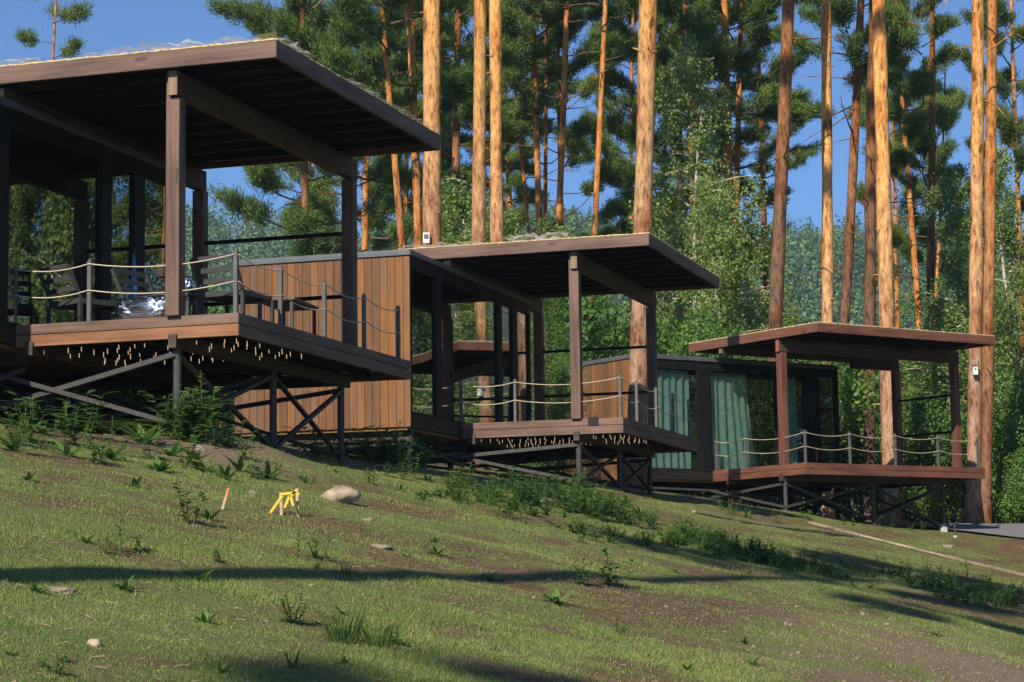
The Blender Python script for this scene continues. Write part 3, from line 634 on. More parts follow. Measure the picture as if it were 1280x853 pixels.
def pine(px,py,Y,qx,qy,wpx,label,bark='bark_orange',h=26,cz=14,crown=0,cs=1.,stubs=0,group=None,rot=None,seed=None):
    """a pine seen through pixel (px,py) high up and (qx,qy) low down, standing at depth Y; wpx = its width there"""
    A=at(px,py,Y);Bp=at(qx,qy,Y); d=(A-Bp)/(A[2]-Bp[2]); z0=G(Bp[0],Bp[1]); foot=Bp+d*(z0-Bp[2]); foot[2]=z0=G(foot[0],Y)
    seed=seed or int(px*13+Y*7); root=empty('pine_tree',tuple(foot),0,label,'pine tree',group)
    me,mb=crown if isinstance(crown,tuple) else PINE[crown]
    if cz>=14 and not isinstance(crown,tuple): cz+=3.5; h+=3; crown=5 if crown in (0,2) else 3; cs*=.85; me,mb=PINE[crown]
    L=[14,15,13,16,9,12][crown] if not isinstance(crown,tuple) else 9.; k=(h-cz)/L
    rt=wpx/2/F*Y*1.04; o,pts=trunk('trunk',np.zeros(3),d*10,rt,h,M[bark],root,seed,stubs)
    rz=rot if rot is not None else (seed*1.7)%6.28; c=link('crown',me,None,root); b=link('branches',mb,None,root)
    for q in (c,b): q.location=(pts[-1][0]*cz/h,pts[-1][1]*cz/h,cz); q.scale=(cs,cs,k); q.rotation_euler=(0,0,rz)
    return root
def pine_at(x,y,rt,h,cz,crown,label,group=None,bark='bark_orange',cs=1.,stubs=3,seed=1):
    z=G(x,y); root=empty('pine_tree',(x,y,z),0,label,'pine tree',group); r=np.random.default_rng(seed)
    o,pts=trunk('trunk',np.zeros(3),np.array([r.normal()*.15,r.normal()*.1,10.]),rt,h,M[bark],root,seed,stubs,.12); me,mb=PINE[crown]; L=[14,15,13,16,9,12][crown]
    c=link('crown',me,None,root); b=link('branches',mb,None,root)
    for q in (c,b): q.location=(pts[-1][0]*cz/h,pts[-1][1]*cz/h,cz); q.scale=(cs,cs,(h-cz)/L); q.rotation_euler=(0,0,seed*1.3)
    return root
# pines that the picture tells apart: (px,py) and (qx,qy) are two points on the stem
pine(71,20,78,66,110,4.5,'small sparse pine rising against the sky above the left roof edge','bark_orange',24.,15.8,SPARSE,1.)
pine(484,65,58,502,305,9.5,'thin pine with a snapped off top and two crooked side limbs','bark_orange',18.5,10.5,4,1.,0,rot=2.2)
pine(512,0,60,522,305,11.5,'slim twisted orange pine left of the thickest pale trunk, one arching limb','bark_orange',25,10.5,0,1.0,2)
pine(541,0,47,541,308,23.5,'thick pale orange pine trunk with a small white box on it','bark_light',27,15.5,2,1.1,0)
pine(571,50,74,570,220,11,'dark grey pine trunk between two pale ones in the wood','bark_dark',25,12,1,1.)
pine(602,0,51,598,308,18,'pale pine trunk, left one of a close pair behind the middle roof','bark_light',27,15.8,0,1.)
pine(620,0,53,622,305,16.5,'pale pine trunk with a dark shadow patch, right one of a close pair','bark_light',27,16.2,2,1.)
pine(633,0,82,655,240,5.5,'very thin leaning pine right of the close pair of trunks','bark_orange',23,12,3,.9)
pine(666,0,72,675,270,9,'orange pine seen through leaves, left of a thinner twin','bark_orange',25,11.5,1,1.)
pine(683,0,76,680,250,6,'thin orange pine hard against a thicker orange twin','bark_orange',24,13,5,.9)
pine(707,0,70,698,280,9,'straight orange pine in the gap of sky above the middle roof','bark_orange',25,12.5,3,1.,2)
pine(755,0,66,738,420,8,'thin pine leaning right, running down behind the middle canopy','bark_orange',25,13.5,5,1.,2)
pine(811,0,43,797,500,24,'very thick bare pine trunk standing just behind the middle cabin deck','bark_light',27,16.,0,1.1)
pine(834,40,80,830,200,6,'thin dark pine just right of the very thick trunk','bark_dark',25,11,0,1.)
pine(906,40,70,912,400,12.5,'dark orange pine, left of two side by side above the birch','bark_orange',25,12,1,1.1,3)
pine(928,30,73,917,380,9,'slim orange pine leaning left across its darker neighbour','bark_orange',24,12.5,2,1.,3)
pine(984,0,57,969,405,17.5,'big dark orange pine trunk leaning over the far cabin roof corner','bark_dark',26,14,2,1.,5)
pine(1034,0,60,1034,400,14.5,'smooth straight pale trunk left of a dark pine above the far roof','bark_light',26,16,4,1.)
pine(1078,0,66,1055,400,13,'dark leaning pine with many dead side branches above the far roof','bark_dark',25,12.5,1,.95,9)
pine(1090,130,61,1087,580,16,'gnarled grey brown pine half hidden by a pink trunk','bark_dark',22,14.5,5,.8,6)
pine(1100,0,56,1112,570,20,'thick pinkish straight pine trunk rising through the far cabin roofline','bark_light',27,16.5,0,1.)
pine(1165,20,75,1160,560,11,'dark thin pine with bare drooping branches right of the pink trunk','bark_dark',24,10.5,3,1.,9)
pine(1222,0,54,1217,600,16.5,'pale pine trunk with a small white bird box, beside the asphalt path','bark_light',26,15.5,5,1.,4)
pine(1242,0,57,1232,600,14.5,'darker orange pine immediately right of the trunk with the bird box','bark_orange',26,14.5,5,1.,6)
pine(1180,120,88,1172,310,5.,'thin bright orange pine among the right hand birches','bark_orange',20,11,4,.8,3)
# more wood behind, each trunk its own tree
rnd=random.Random(4)
for k,(px,Y,h,cz,cv,cs) in enumerate([(385,66,22,7,0,1.05),(640,90,25,11,3,1.1),(700,92,25,12,2,1.),(785,90,25,12,0,1.),(950,90,25,12,3,1.),(1120,94,25,14,5,1.),(430,70,24,8,1,1.1),(455,84,25,8,2,1.),(365,88,24,11,3,1.),(590,88,26,9,1,1.1),(850,88,26,12,1,1.),(870,78,25,13,2,1.),(1150,86,25,10,2,.9),(1265,84,25,12,0,.9),(545,94,25,9,2,1.1),(500,90,25,9,3,1.)]):
    p=at(px,300,Y); pine_at(p[0],Y,rnd.uniform(.12,.17),h,cz,cv,'dark background pine deep in the wood, crown merging with its neighbours','background pines deep in the wood',rnd.choice(['bark_dark','bark_orange']),cs,3,100+k)
# pines outside the picture that shade the lawn and stand in the window reflections
pine_at(-5.6,3.2,.17,25,16.0,0,'tall pine left of the photographer, its shadow lying along the lawn','pines outside the picture','bark_orange',1.,2,301)
for k,(x,y,h,cz,cv) in enumerate([(-10.2,-18.0,26,15,0),(-7.0,-16.5,25,15.5,2)]): pine_at(x,y,.2,h,cz,cv,'tall pine behind the photographer shading the near lawn','pines behind the photographer','bark_orange',1.,0,311+k)
for k,(x,y,h,cz,cv) in enumerate([(19,52,25,8,0),(23,60,26,9,1),(28,56,24,6,2),(25,48,22,5,0),(34,62,25,8,3),(31,70,26,9,1),(40,60,24,6,0),(22,72,25,8,2),(36,50,22,5,1),(46,70,25,7,2),(18,66,25,10,3),(44,34,23,5,0),(52,42,24,5,1),(40,24,24,6,2),(56,28,24,6,0),(48,14,24,6,1),(62,38,24,5,2),(60,18,24,5,0),(38,38,22,5,3),(55,8,24,5,1),(30,42,22,5,0)]): pine_at(x,y,.2,h,cz,cv,'pine right of the picture, seen mirrored in the cabin windows','pines right of the picture','bark_orange',1.05,2,331+k)
# birches
def birch(px,Y,h,v,label,cs=1.,group=None,x=None,c0=.28,rz=0):
    if x is None: x=at(px,300,Y)[0]
    z=G(x,Y); root=empty('birch_tree',(x,Y,z),0,label,'birch tree',group); r=np.random.default_rng(int(abs(x)*31+Y))
    o,pts=trunk('trunk',np.zeros(3),np.array([r.normal()*.3,0,10.]),.085,h*.8,M['bark_birch'],root,int(abs(x)*17+Y),0,.15); me,mb=BIRCH[v]; L=[9,10,7][v]; cz=h*c0
    for q in (link('crown',me,None,root),link('branches',mb,None,root)): q.location=(pts[-1][0]*c0,pts[-1][1]*c0,cz); q.scale=(cs,cs,(h-cz)/L); q.rotation_euler=(0,0,rz or px*.37)
birch(858,63,15.5,1,'tall birch with drooping pale green leaves right of the very thick trunk',1.1,c0=.2)
birch(830,66,11,0,'birch partly hidden behind the very thick trunk',1.,c0=.15)
birch(892,60,10.5,0,'birch with a white stem left of the far roof corner',1.,c0=.1)
birch(935,64,10.5,1,'leafy birch between the two orange pines and the big dark trunk',1.1,c0=.15)
birch(875,70,12,2,'birch deep in the wood behind the taller birch',1.2,c0=.1)
birch(690,62,8.5,0,'leafy birch above the middle roof left of the thin leaning pine',1.,c0=.2)
birch(575,60,9.5,2,'bright birch between the thick trunk and the close pair',1.2,c0=.2)
birch(635,62,9.,0,'birch just right of the close pair of trunks',1.,c0=.2)
birch(655,70,9,1,'pale birch behind the orange twin pines',1.,c0=.2)
birch(1195,70,13,1,'slender birch with white twigs at the right, behind the pale pine',1.,c0=.25)
birch(1262,66,13,0,'birch at the right edge of the picture',1.,c0=.2)
birch(1140,76,7.5,2,'low birch among dead branches at the right',1.2,c0=.2)
birch(1185,62,7.5,2,'short birch behind the far cabin right post',1.2,c0=.1)
birch(720,74,9,2,'birch seen under the middle canopy',1.2,c0=.1)
for k,(x,y,h) in enumerate([(21,55,9),(26,52,8),(31,60,10),(24,66,11),(29,47,8),(37,56,10),(17,60,9),(34,45,8),(30,51,9),(22,50,7),(28,64,11),(40,48,9),(39,30,9),(47,24,9),(36,40,8),(45,40,10),(50,34,10),(54,20,10),(33,56,9),(20,56,8),(18,47,13),(21,45,14),(24,49,15),(27,44,15),(32,48,16),(29,56,16),(35,52,16),(24,58,15),(38,46,16),(32,36,15),(36,32,16),(41,36,16),(38,26,15),(44,30,16),(34,24,14),(48,36,16),(30,31,12),(42,20,15),(27,66,18),(31,64,18),(36,66,19),(41,64,18),(46,62,18),(33,58,17),(24,62,16)]): birch(k*40,y,h,k%3,'birch right of the picture, seen mirrored in the cabin windows',1.2,'birches right of the picture',x,.08)
# bushes
def bush(px,Y,v,label,s=1.,group=None,x=None,sz=None):
    if x is None: x=at(px,500,Y)[0]
    root=empty('bush',(x,Y,G(x,Y)-.05),px*.7,label,'bush',group); root.scale=(s,s,sz or s)
    link('leaves',BUSH[v][0],None,root); link('stems',BUSH[v][1],None,root)
for k,(px,Y,v,s) in enumerate([(1262,60,2,1.1),(1246,63,0,1.1),(1206,64,2,1.),(1275,57,1,.8),(1170,62,0,1.),(1140,63,1,1.1),(1240,70,2,1.5),(1190,74,2,1.4),(1270,72,2,1.5)]): bush(px,Y,v,'dense green bush in the undergrowth right of and behind the far cabin',s,'bushes behind the far cabin')
for k,(px,Y,v,s) in enumerate([(270,44,0,1.),(300,48,2,.8),(285,60,2,1.2),(240,52,0,1.1),(335,56,1,1.),(215,58,2,1.2),(180,50,0,1.2),(120,55,2,1.2)]): bush(px,Y,v,'green bush seen under and beyond the nearest deck',s,'bushes behind the nearest cabin')
for k,(px,Y,v,s) in enumerate([(655,52,1,1.1),(690,58,2,1.4),(745,62,2,1.1),(590,54,2,1.),(840,56,2,1.2),(880,60,2,1.3),(920,58,0,1.3),(960,60,2,1.2),(1000,64,2,1.3),(1050,66,0,1.3),(1090,64,1,1.2),(620,64,2,1.4),(560,60,2,1.3),(520,62,2,1.3)]): bush(px,Y,v,'green bush among the trunks behind the middle cabin','' or s,'bushes behind the middle cabin')
def larch(px,Y,s,label):
    x=at(px,500,Y)[0]; root=empty('young_larch',(x,Y,G(x,Y)),px,label,'larch tree'); root.scale=(s,s,s); link('crown',LARCH[0],None,root); link('trunk',LARCH[1],None,root)
larch(684,44,.82,'bright green young larch seen under the middle canopy')
larch(664,46,.7,'smaller young larch left of the brighter one under the middle canopy')
larch(703,43,.42,'smallest young larch, half hidden by the middle cabin front post')
# distant wooded hills
def hillz(X,Y):
    base=sstep(170,620,Y)*(93+5*np.sin(X*.02+.6)+5*np.sin(X*.053+2.2)-7*sstep(30,90,X)+14*sstep(-25,-80,X)+45*sstep(-90,-300,X)+25*sstep(140,320,X)); return 1.+base-4
hx=np.linspace(-420,560,90);hy=np.linspace(165,720,60); XX,YY=np.meshgrid(hx,hy); ZZ=hillz(XX,YY); V=np.stack([XX.ravel(),YY.ravel(),ZZ.ravel()],1); I=np.arange(90*60).reshape(60,90)
Q=np.stack([I[:-1,:-1].ravel(),I[:-1,1:].ravel(),I[1:,1:].ravel(),I[1:,:-1].ravel()],1); tag(link('hills',npmesh('hills',V,Q,True),M['hill']),kind='structure')
def far_wood(n):
    r=np.random.default_rng(91); Y=r.uniform(150,690,n); X=r.uniform(-.36,.42,n)*Y; Z=np.maximum(hillz(X,Y),0); k=340
    h=r.uniform(9,16,n); w=h*r.uniform(.2,.34,n); v=r.normal(size=(n,k,3)); v/=np.linalg.norm(v,axis=2,keepdims=True); t=r.random((n,k,1))**.4; v=v*t
    con=np.where(r.random(n)<.35,1.,0.)[:,None]; up=(v[:,:,2]+1)/2; nar=1-con*up*.85
    P=np.stack([X[:,None]+v[:,:,0]*w[:,None]*nar,Y[:,None]+v[:,:,1]*w[:,None]*nar,Z[:,None]+up*h[:,None]],2).reshape(-1,3)
    nv=(v*np.array([1,1,.8])+r.normal(size=v.shape)*.35+[0,0,.15]).reshape(-1,3); V=leaves_on(P,nv,r,(.45,1.1)); return V,np.arange(len(V)).reshape(-1,4)
o=link('far_wood',npmesh('far_wood',*far_wood(2700)),M['wood_far']); tag(o,'distant wooded hillside behind the pines','forest',kind='stuff')
# ---------------------------------------------------------------- weeds
def leaf_blade(bm,p,d,ln,w,up=.3,droop=.5):
    p=Vector(p);d=Vector(d).normalized(); s=d.cross(Vector((0,0,1)))
    if s.length<.05:s=Vector((1,0,0))
    s.normalize(); n=len(bm.v); q=p; dv=d
    for k,wf in enumerate((.25,1,.75,.05)):
        bm.v.append(tuple(q-s*w*wf/2)); bm.v.append(tuple(q+s*w*wf/2))
        if k<3: q=q+dv*ln/3; dv=(dv+Vector((0,0,-droop*.4))).normalized()
    for k in range(3): a=n+2*k; bm.f.append((a,a+1,a+3,a+2))
def weed_rosette(bm,o,s,r,n=10):
    for k in range(n):
        a=k*2.4+r.uniform(-.3,.3); e=r.uniform(.35,1.2); leaf_blade(bm,o,(math.cos(a),math.sin(a),e),s*r.uniform(.7,1.1),s*.22,droop=r.uniform(.3,.9))
def weed_stalk(bm,o,h,r,dens=26,lw=.3):
    o=Vector(o); t=o+Vector((r.uniform(-.1,.1)*h,r.uniform(-.1,.1)*h,h)); bm.tube([o,t],[.006,.003],4)
    for k in range(dens):
        q=(k+.5)/dens; a=k*2.4; p=o.lerp(t,.12+.88*q); leaf_blade(bm,p,(math.cos(a),math.sin(a),.5),h*lw*(1.05-.75*q),h*.055,droop=.5)
def weed_bushy(bm,o,s,r):
    for k in range(r.randint(3,6)):
        a=r.uniform(0,6.28); q=(o[0]+math.cos(a)*s*.25*r.random(),o[1]+math.sin(a)*s*.25*r.random(),o[2]); t=Vector(q)+Vector((math.cos(a)*s*.3,math.sin(a)*s*.3,s*r.uniform(.6,1.1))); bm.tube([q,t],[.004,.002],4)
        for j in range(9):
            p=Vector(q).lerp(t,.2+.8*j/8); b=j*2.4+a; leaf_blade(bm,p,(math.cos(b),math.sin(b),.35),s*r.uniform(.34,.52),s*.15,droop=.6)
def tuft(bm,o,s,r,n=120):
    for k in range(n):
        a=r.uniform(0,6.28); q=(o[0]+math.cos(a)*s*.5*r.random(),o[1]+math.sin(a)*s*.3*r.random(),o[2]); leaf_blade(bm,q,(math.cos(a)*.5,math.sin(a)*.5,1.2),s*r.uniform(.5,1.2),s*.02,droop=.35)
def fern(bm,o,s,r,n=7):
    bm.tube([Vector(o)+Vector((0,0,-.03)),Vector(o)+Vector((0,0,s*.12))],[s*.03,s*.012],6)
    for k in range(n):
        a=k*6.28/n+r.uniform(-.3,.3); d=Vector((math.cos(a)*.55,math.sin(a)*.55,1)).normalized(); p=Vector(o); m=14
        for j in range(m):
            d=(d+Vector((math.cos(a)*.06,math.sin(a)*.06,-.075))).normalized(); p=p+d*s/m; sd=d.cross(Vector((0,0,1))).normalized(); l=s*.24*math.sin(math.pi*(.15+.85*(1-j/m)))*(.9 if j>1 else .3)
            for sg in (-1,1): leaf_blade(bm,p,sd*sg+d*.35,l,s*.028,droop=.25)
wr=random.Random(12)
def weed(kind,x,y,s,label,group=None,name='weed',mat='weed'):
    p=gpix(x,y); bm=MB(); o=(0,0,0)
    if kind=='r': weed_rosette(bm,o,s,wr)
    elif kind=='s': weed_stalk(bm,o,s,wr); weed_rosette(bm,(.05,-.03,0),s*.35,wr,6)
    elif kind=='b': weed_bushy(bm,o,s,wr)
    elif kind=='t': tuft(bm,o,s,wr)
    elif kind=='f': fern(bm,o,s,wr)
    ob=bm.build(name,M[mat]); ob.location=(p[0],p[1],p[2]-.01); ob.rotation_euler=(0,0,wr.uniform(0,6)); tag(ob,label,'fern' if kind=='f' else 'grass tuft' if kind=='t' else 'weed',group); return ob
weed('s',150,692,.30,'tallest dark weed on the lawn, an upright stalk in the long shadow')
weed('b',133,693,.14,'low leafy weed at the left foot of the tallest stalk')
weed('b',172,693,.15,'low leafy weed at the right foot of the tallest stalk')
weed('b',235,654,.26,'leafy weed below the single leaning stake')
weed('r',262,650,.18,'pale flat weed lying right of a leafy one')
weed('s',372,700,.24,'upright weed below the yellow taped stakes')
weed('b',400,700,.18,'spiky weed right of the upright one below the taped stakes')
weed('t',430,805,.22,'large grass tuft in the near lawn, left part',None,'grass_tuft','grassleaf')
weed('t',472,812,.19,'large grass tuft in the near lawn, right part',None,'grass_tuft','grassleaf')
weed('b',366,780,.16,'round leaved weed left of the large grass tuft')
weed('r',256,780,.13,'flat rosette weed in the near left lawn')
weed('r',155,738,.14,'sprawling weed below the tallest stalk')
weed('r',248,728,.16,'sprawling weed in the middle of the left lawn')
weed('r',615,727,.16,'small two leaved weed in the middle lawn')
weed('b',730,732,.22,'leafy weed left of a taller bushy one in the right lawn')
weed('b',772,735,.30,'tall bushy weed in the right lawn')
weed('r',695,755,.22,'ragged flat weed in the middle right lawn')
weed('r',545,695,.14,'tiny weed inside the shadow streak')
weed('r',282,600,.22,'leafy weed just above the single leaning stake')
weed('r',168,610,.20,'small weed on the left slope below the ferns')
weed('r',35,602,.16,'small weed in the deck shadow at far left')
weed('b',500,808,.16,'dark broad leaf right of the grass tuft')
weed('f',122,536,.75,'bright fern under the nearest deck, left of the front pile',None,'fern','fern')
weed('f',130,552,.5,'fern at the edge of the deck shadow',None,'fern','fern')
weed('b',160,540,.5,'tall pale leafed weed under the nearest deck',None)
weed('b',200,540,.4,'leafy weed left of the nearest front pile')
weed('b',62,540,.45,'leafy weed under the left braces',None)
for k,(x,y,s) in enumerate([(18,565,.25),(40,555,.3),(85,570,.2),(98,560,.25),(140,575,.2),(190,575,.22),(200,590,.2),(230,585,.22),(255,590,.18),(120,580,.18),(215,570,.2),(270,560,.2),(300,590,.2),(320,600,.16),(245,575,.18),(290,560,.22),(335,598,.2),(310,575,.2),(180,555,.3),(105,545,.3)]): weed('b' if k%2 else 'r',x,y,s*1.45,'small leafy weed on the bank in front of the nearest deck','weeds on the bank by the nearest deck')
rs=random.Random(5)
for k in range(44):
    x=rs.uniform(10,1240); y=rs.uniform(650,845)
    if y<660+max(0,(x-600)*.09): continue
    weed('r' if k%3 else 'b',x,y,rs.uniform(.05,.11),'tiny seedling weed scattered on the lawn','tiny seedling weeds on the lawn')
def patch(name,pts,n,label,smin,smax,sp,kinds='brb'):
    bm=MB(); r=random.Random(len(pts)*7+n)
    for k in range(n):
        i=r.randrange(len(pts)-1); t=r.random(); (x0,y0,s0),(x1,y1,s1)=pts[i],pts[i+1]; x=x0+(x1-x0)*t;y=y0+(y1-y0)*t+r.gauss(0,1)*(s0+(s1-s0)*t)
        p=gpix(x,y); cl=float(vnoise(np.array([p[0]*.9]),np.array([p[1]*.35]),n)[0])
        if cl<r.uniform(.05,.65): continue
        s=r.uniform(smin,smax)*(p[1]/25)**.5*(.5+cl); kd=r.choice(kinds)
        if kd=='b': weed_bushy(bm,p,s,r)
        elif kd=='r': weed_rosette(bm,p,s*.9,r,8)
        elif kd=='s': weed_stalk(bm,p,s*1.3,r,18)
        else: tuft(bm,p,s*.8,r,24)
    o=bm.build(name,M['weed']); tag(o,label,'weeds',kind='stuff')
patch('weed_patch',[(840,672,6),(900,688,6),(960,700,7),(1030,712,8),(1110,722,9),(1190,740,8),(1275,755,5)],560,'dense dark band of weeds crossing the lawn at right',.09,.21,1,'brbrt')
patch('weed_patch',[(480,595,7),(560,615,10),(640,625,10),(700,625,9),(760,640,8),(820,655,7)],300,'green weeds growing along the bank under the middle cabin',.12,.26,1,'brrbt')
patch('weed_patch',[(690,655,7),(740,668,6),(790,675,6),(850,680,6)],75,'clumps of weeds below the middle deck pile',.09,.18,1,'brrbt')
patch('weed_patch',[(380,560,8),(430,560,9),(480,575,8),(540,580,6)],170,'tall weeds added to darken the bank between the nearest and middle cabins',.25,.5,1,'bbs')  # taller weeds stand in for missing shade on this bank
patch('weed_patch',[(330,590,4),(400,600,6),(470,608,4)],30,'weeds at the shaded edge near the boulder',.12,.24,1)
patch('weed_patch',[(900,640,4),(1000,648,4),(1100,655,4),(1180,662,3)],50,'sparse weeds along the bank in front of the far cabin',.10,.2,1)
patch('undergrowth',[(8,548,6),(70,545,8),(130,535,14),(200,540,8),(255,552,5)],120,'tangled leafy undergrowth on the bank under the nearest deck',.25,.6,1,'bbsr')
patch('undergrowth',[(110,510,10),(190,512,10),(280,520,8)],60,'tangled leafy undergrowth on the bank under the nearest deck',.35,.7,1,'bbs')
for x,y,sz in ((150,532,.8),(96,535,.6),(185,548,.5),(142,545,.45)): weed('f',x,y,sz,'bright fern among the undergrowth below the nearest deck','ferns below the nearest deck','fern','fern')
def litter(n):
    r=np.random.default_rng(44); Y=np.exp(r.uniform(np.log(7),np.log(40),n)); X=r.uniform(-.27,.27,n)*Y; a=r.uniform(0,3.14,n); L=r.uniform(.006,.03,n)*(1+3*(r.random(n)<.04)); Z=ground(X,Y)+.012; w=r.uniform(.0008,.002,n)
    c=np.stack([X,Y,Z],1); d=np.stack([np.cos(a)*L,np.sin(a)*L,r.normal(size=n)*.006],1); q=np.stack([-np.sin(a)*w,np.cos(a)*w,0*a],1); u=np.array([0,0,.004])
    V=np.stack([c-d-q,c-d+q,c-d+u,c+d-q,c+d+q,c+d+u],1).reshape(-1,3); b=(np.arange(n)*6)[:,None]; Fq=np.concatenate([b+np.array(t) for t in ([0,3,5,2],[1,2,5,4],[0,1,4,3])],0); return V,Fq
o=link('litter',npmesh('litter',*litter(2600)),M['dry']); tag(o,'dry stalks and twigs scattered over the lawn','litter',kind='stuff')
# gravel in the bare corner
def gravel(n):
    bm=MB(); r=random.Random(8); c=BP[0][0]; V=[];Fc=[]
    oct_=np.array([(1,0,0),(0,1,0),(-1,0,0),(0,-1,0),(0,0,1),(0,0,-1)],float); fo=[(0,1,4),(1,2,4),(2,3,4),(3,0,4),(1,0,5),(2,1,5),(3,2,5),(0,3,5)]
    for k in range(n):
        x=c[0]+r.gauss(0,1)*1.5;y=c[1]+r.gauss(0,1)*2.0; s=r.uniform(.004,.015)*(2 if r.random()<.05 else 1); b=len(V); z=G(x,y)
        for q in oct_: V.append((x+q[0]*s*r.uniform(.7,1.4),y+q[1]*s*r.uniform(.7,1.4),z+q[2]*s*.7))
        Fc+=[(b+i,b+j,b+l) for i,j,l in fo]
    o=link('gravel',npmesh('gravel',V,Fc),M['grit']); tag(o,'loose gravel on the bare soil at the lower right corner','gravel',kind='stuff')
gravel(3200)
def stone(x,y,w,h,label,mat='whitestone',seed=1,group=None,name='stone'):
    p=gpix(x,y); r=np.random.default_rng(seed); sw=w/F*p[1]/2; sh=h/F*p[1]; n,m=18,9; V=[];Fc=[]; k=r.normal(size=(5,3)); ph=r.random(5)*6
    for i in range(m+1):
        a=math.pi*i/m-math.pi/2
        for j in range(n):
            t=2*math.pi*j/n; v=np.array([math.cos(a)*math.cos(t),math.cos(a)*math.sin(t),math.sin(a)]); f=1+.20*sum(math.sin(v@k[q]*2.2+ph[q]) for q in range(5))/1.6+.10*r.normal()
            V.append((v[0]*sw*f,v[1]*sw*.8*f,v[2]*sh*.8*f+sh*.18))
    for i in range(m):
        for j in range(n): Fc.append((i*n+j,i*n+(j+1)%n,(i+1)*n+(j+1)%n,(i+1)*n+j))
    o=link(name,npmesh(name,V,Fc,False),M[mat]); o.location=p; o.rotation_euler=(0,0,r.uniform(-.3,.3)); tag(o,label,'stone' if name=='stone' else 'boulder',group)
stone(423,627,44,19,'rounded tan and grey boulder right of the yellow taped stakes','rock',4,None,'boulder')
stone(250,564,14,8,'pale stone on the soil mound by the nearest front pile','whitestone',5)
stone(78,742,46,6,'flat tan stone sunk in the left lawn','whitestone',6)
stone(119,808,20,9,'small brown stone in the near left lawn','rock',7)
stone(478,702-16,26,5,'flat pale stone in the middle lawn','whitestone',8)
stone(315,620,11,6,'white stone left of the yellow taped stakes','whitestone',9)
stone(460,652,14,5,'small pale stone below the boulder','whitestone',10)
stone(1186,685,16,4,'white flat stone in front of the far cabin right pile','whitestone',11)
stone(1078,769,7,5,'small white stone in the right lawn','whitestone',12)
for k in range(24):
    x=rs.uniform(20,1270); y=rs.uniform(640,845); 
    if y<650+max(0,(x-600)*.1): continue
    stone(x,y,rs.uniform(3,8),rs.uniform(1.5,3),'tiny pale pebble scattered on the lawn','whitestone',200+k,'tiny pebbles on the lawn')
# stakes
def stake(x0,y0,x1,y1,w,label,red=False):
    p=gpix(x0,y0); q=at(x1,y1,p[1]); root=empty('stake',p,0,label,'stake'); d=Vector(q)-Vector(p); ww=w/F*p[1]
    MB().bar(-d*.2,d*(.55 if red else 1.),ww,ww*.7).build('stick',M['stake'],root)
    if red: MB().bar(d*.552,d,ww*1.02,ww*.72).build('painted_tip',M['paint_red'],root)
    return p,Vector(q)
stake(278,637,286,610,4.5,'single leaning stake with an orange painted tip',True)
p1,q1=stake(352,645,351,616,5,'shorter left stake of the pair tied with yellow tape')
p2,q2=stake(373,646,371,611,4.5,'taller right stake of the pair tied with yellow tape')
t=MB(); d=p1[1]; off=Vector((0,-.02,0))
for a,b in (((351,618),(371,616)),((353,620),(337,643)),((371,613),(364,620)),((362,620),(356,635)),((363,620),(367,633)),((371,616),(374,619))):
    t.bar(tuple(Vector(at(*a,d))+off),tuple(Vector(at(*b,d))+off),.02,.004,up=(0,1,0))
o=t.build('marking_tape',M['yellow']); tag(o,'yellow marking tape knotted round two stakes on the lawn','tape')
# long boards lying on the slope
def plank(pix,label,w=.10):
    P=[gpix(*q) for q in pix]; bm=MB()
    for a,b in zip(P[:-1],P[1:]): bm.bar((a[0],a[1],a[2]+.03),(b[0],b[1],b[2]+.03),w,.04)
    o=bm.build('edging_board',M['plank'],None,.004); tag(o,label,'board')
plank([(868,642),(935,655),(1000,664),(1066,672)],'upper long board lying across the slope below the far cabin')
plank([(1012,655),(1075,671),(1180,697),(1285,722)],'lower long board running down to the right edge of the lawn')
# small things on trunks and by the path
p=at(533,298,46.72); b=empty('utility_box',tuple(p),0,'small white box fixed to the thick pale orange trunk','box')
MB().box(-.075,.075,-.05,.05,-.12,.12).build('case',M['white'],b,.01); MB().box(-.05,.05,-.057,-.051,-.02,.08).build('cover',M['galv'],b)
p=at(1219,463,53.7); b=empty('bird_box',tuple(p),0,'small white bird box on the pale trunk right of the far cabin','bird box')
MB().box(-.06,.06,-.06,.06,-.12,.1).build('case',M['white'],b,.006); bb=MB().bar((0,-.09,.115),(0,.08,.13),.16,.02).build('roof',M['galv'],b); MB().tube([(0,-.063,.02),(0,-.0605,.02)],.025,10).build('hole',M['mat'],b)
p=gpix(1194,672); b=empty('hose_bib',p,.4,'small bent metal standpipe by the asphalt path','standpipe')
MB().tube([(0,0,-.1),(0,0,.26),(-.03,0,.30),(-.10,0,.30),(-.12,0,.26)],.018,8).build('pipe',M['galv'],b,smooth=True); MB().tube([(0,0,-.05),(0,0,.04)],.05,10).build('footing',M['concrete'],b); MB().bar((-.02,-.03,.33),(.07,-.03,.33),.015,.012).build('handle',M['galv'],b)
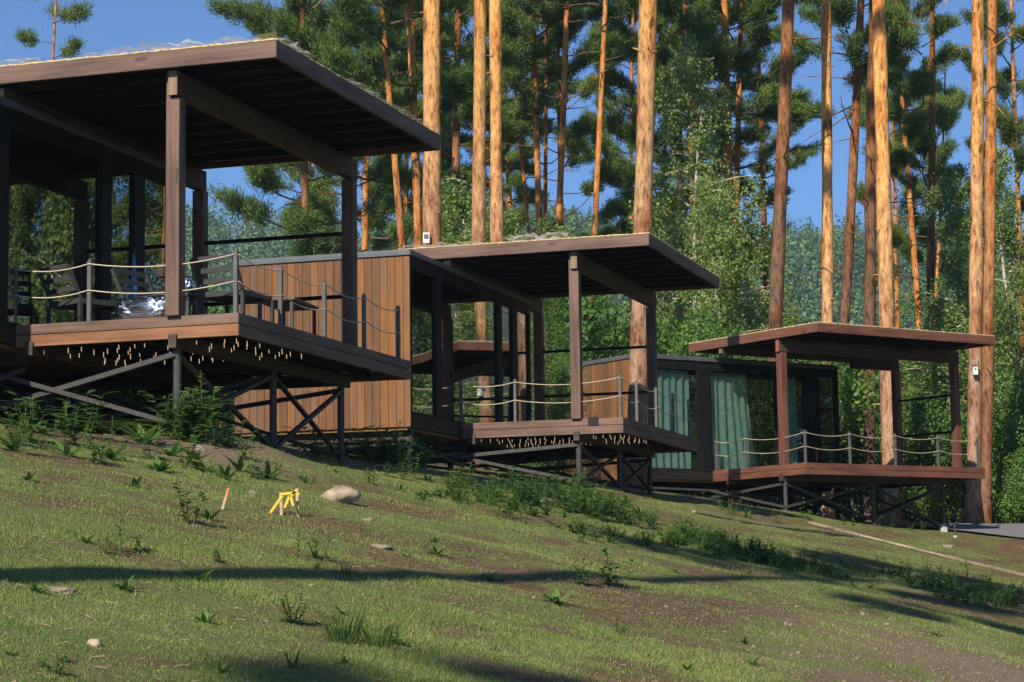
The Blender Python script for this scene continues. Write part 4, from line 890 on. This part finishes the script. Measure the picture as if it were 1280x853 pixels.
# ---------------------------------------------------------------- light, air, camera
wd=bpy.data.worlds.new('World'); S.world=wd; wd.use_nodes=True; nt=wd.node_tree; nt.nodes.clear()
sk=nt.nodes.new('ShaderNodeTexSky'); sk.sky_type='NISHITA'; sk.sun_disc=False; sk.sun_elevation=SEL; sk.sun_rotation=math.pi+SAZ; sk.altitude=400; sk.air_density=1.; sk.dust_density=.0; sk.ozone_density=6.
bg=nt.nodes.new('ShaderNodeBackground'); bg.inputs[1].default_value=.078; ow=nt.nodes.new('ShaderNodeOutputWorld'); tn=nt.nodes.new('ShaderNodeMix'); tn.data_type='RGBA'; tn.blend_type='MULTIPLY'; tn.inputs[0].default_value=1; tn.inputs[7].default_value=(.80,1.03,1.30,1); nt.links.new(sk.outputs[0],tn.inputs[6]); nt.links.new(tn.outputs[2],bg.inputs[0]); nt.links.new(bg.outputs[0],ow.inputs[0])
ld=bpy.data.lights.new('sun','SUN'); ld.energy=5.0; ld.angle=math.radians(.5); ld.color=(1,.90,.74); lo=bpy.data.objects.new('sun',ld); COL.objects.link(lo)
dirv=Vector((math.sin(SAZ)*math.cos(SEL),math.cos(SAZ)*math.cos(SEL),-math.sin(SEL))); lo.rotation_euler=dirv.to_track_quat('-Z','Y').to_euler(); lo.location=(-20,-40,40)
HAZE=True
if HAZE:
    o=MB().box(-460,640,-70,960,-30,215).build('haze',None); m=bpy.data.materials.new('haze'); m.use_nodes=True; m.node_tree.nodes.clear()
    v=m.node_tree.nodes.new('ShaderNodeVolumePrincipled'); v.inputs['Density'].default_value=.00034; v.inputs['Color'].default_value=(.66,.86,1,1); v.inputs['Anisotropy'].default_value=.2
    oo=m.node_tree.nodes.new('ShaderNodeOutputMaterial'); m.node_tree.links.new(v.outputs[0],oo.inputs['Volume']); o.data.materials.append(m); tag(o,'thin blue air haze over the valley','haze',kind='stuff')
cd=bpy.data.cameras.new('camera'); cam=bpy.data.objects.new('camera',cd); COL.objects.link(cam); S.camera=cam
cd.sensor_width=36; cd.lens=F/1280*36; cd.clip_start=.1; cd.clip_end=3000
cam.matrix_world=Matrix.Rotation(math.pi/2+PIT,4,'X')@Matrix.Rotation(ROL,4,'Z')
S.view_settings.view_transform='Standard'; S.view_settings.look='None'; S.view_settings.exposure=.3; S.view_settings.gamma=1; S.view_settings.use_curve_mapping=False
S.cycles.max_bounces=6; S.cycles.diffuse_bounces=2; S.cycles.glossy_bounces=3; S.cycles.transparent_max_bounces=12; S.cycles.volume_bounces=0; S.cycles.use_denoising=True
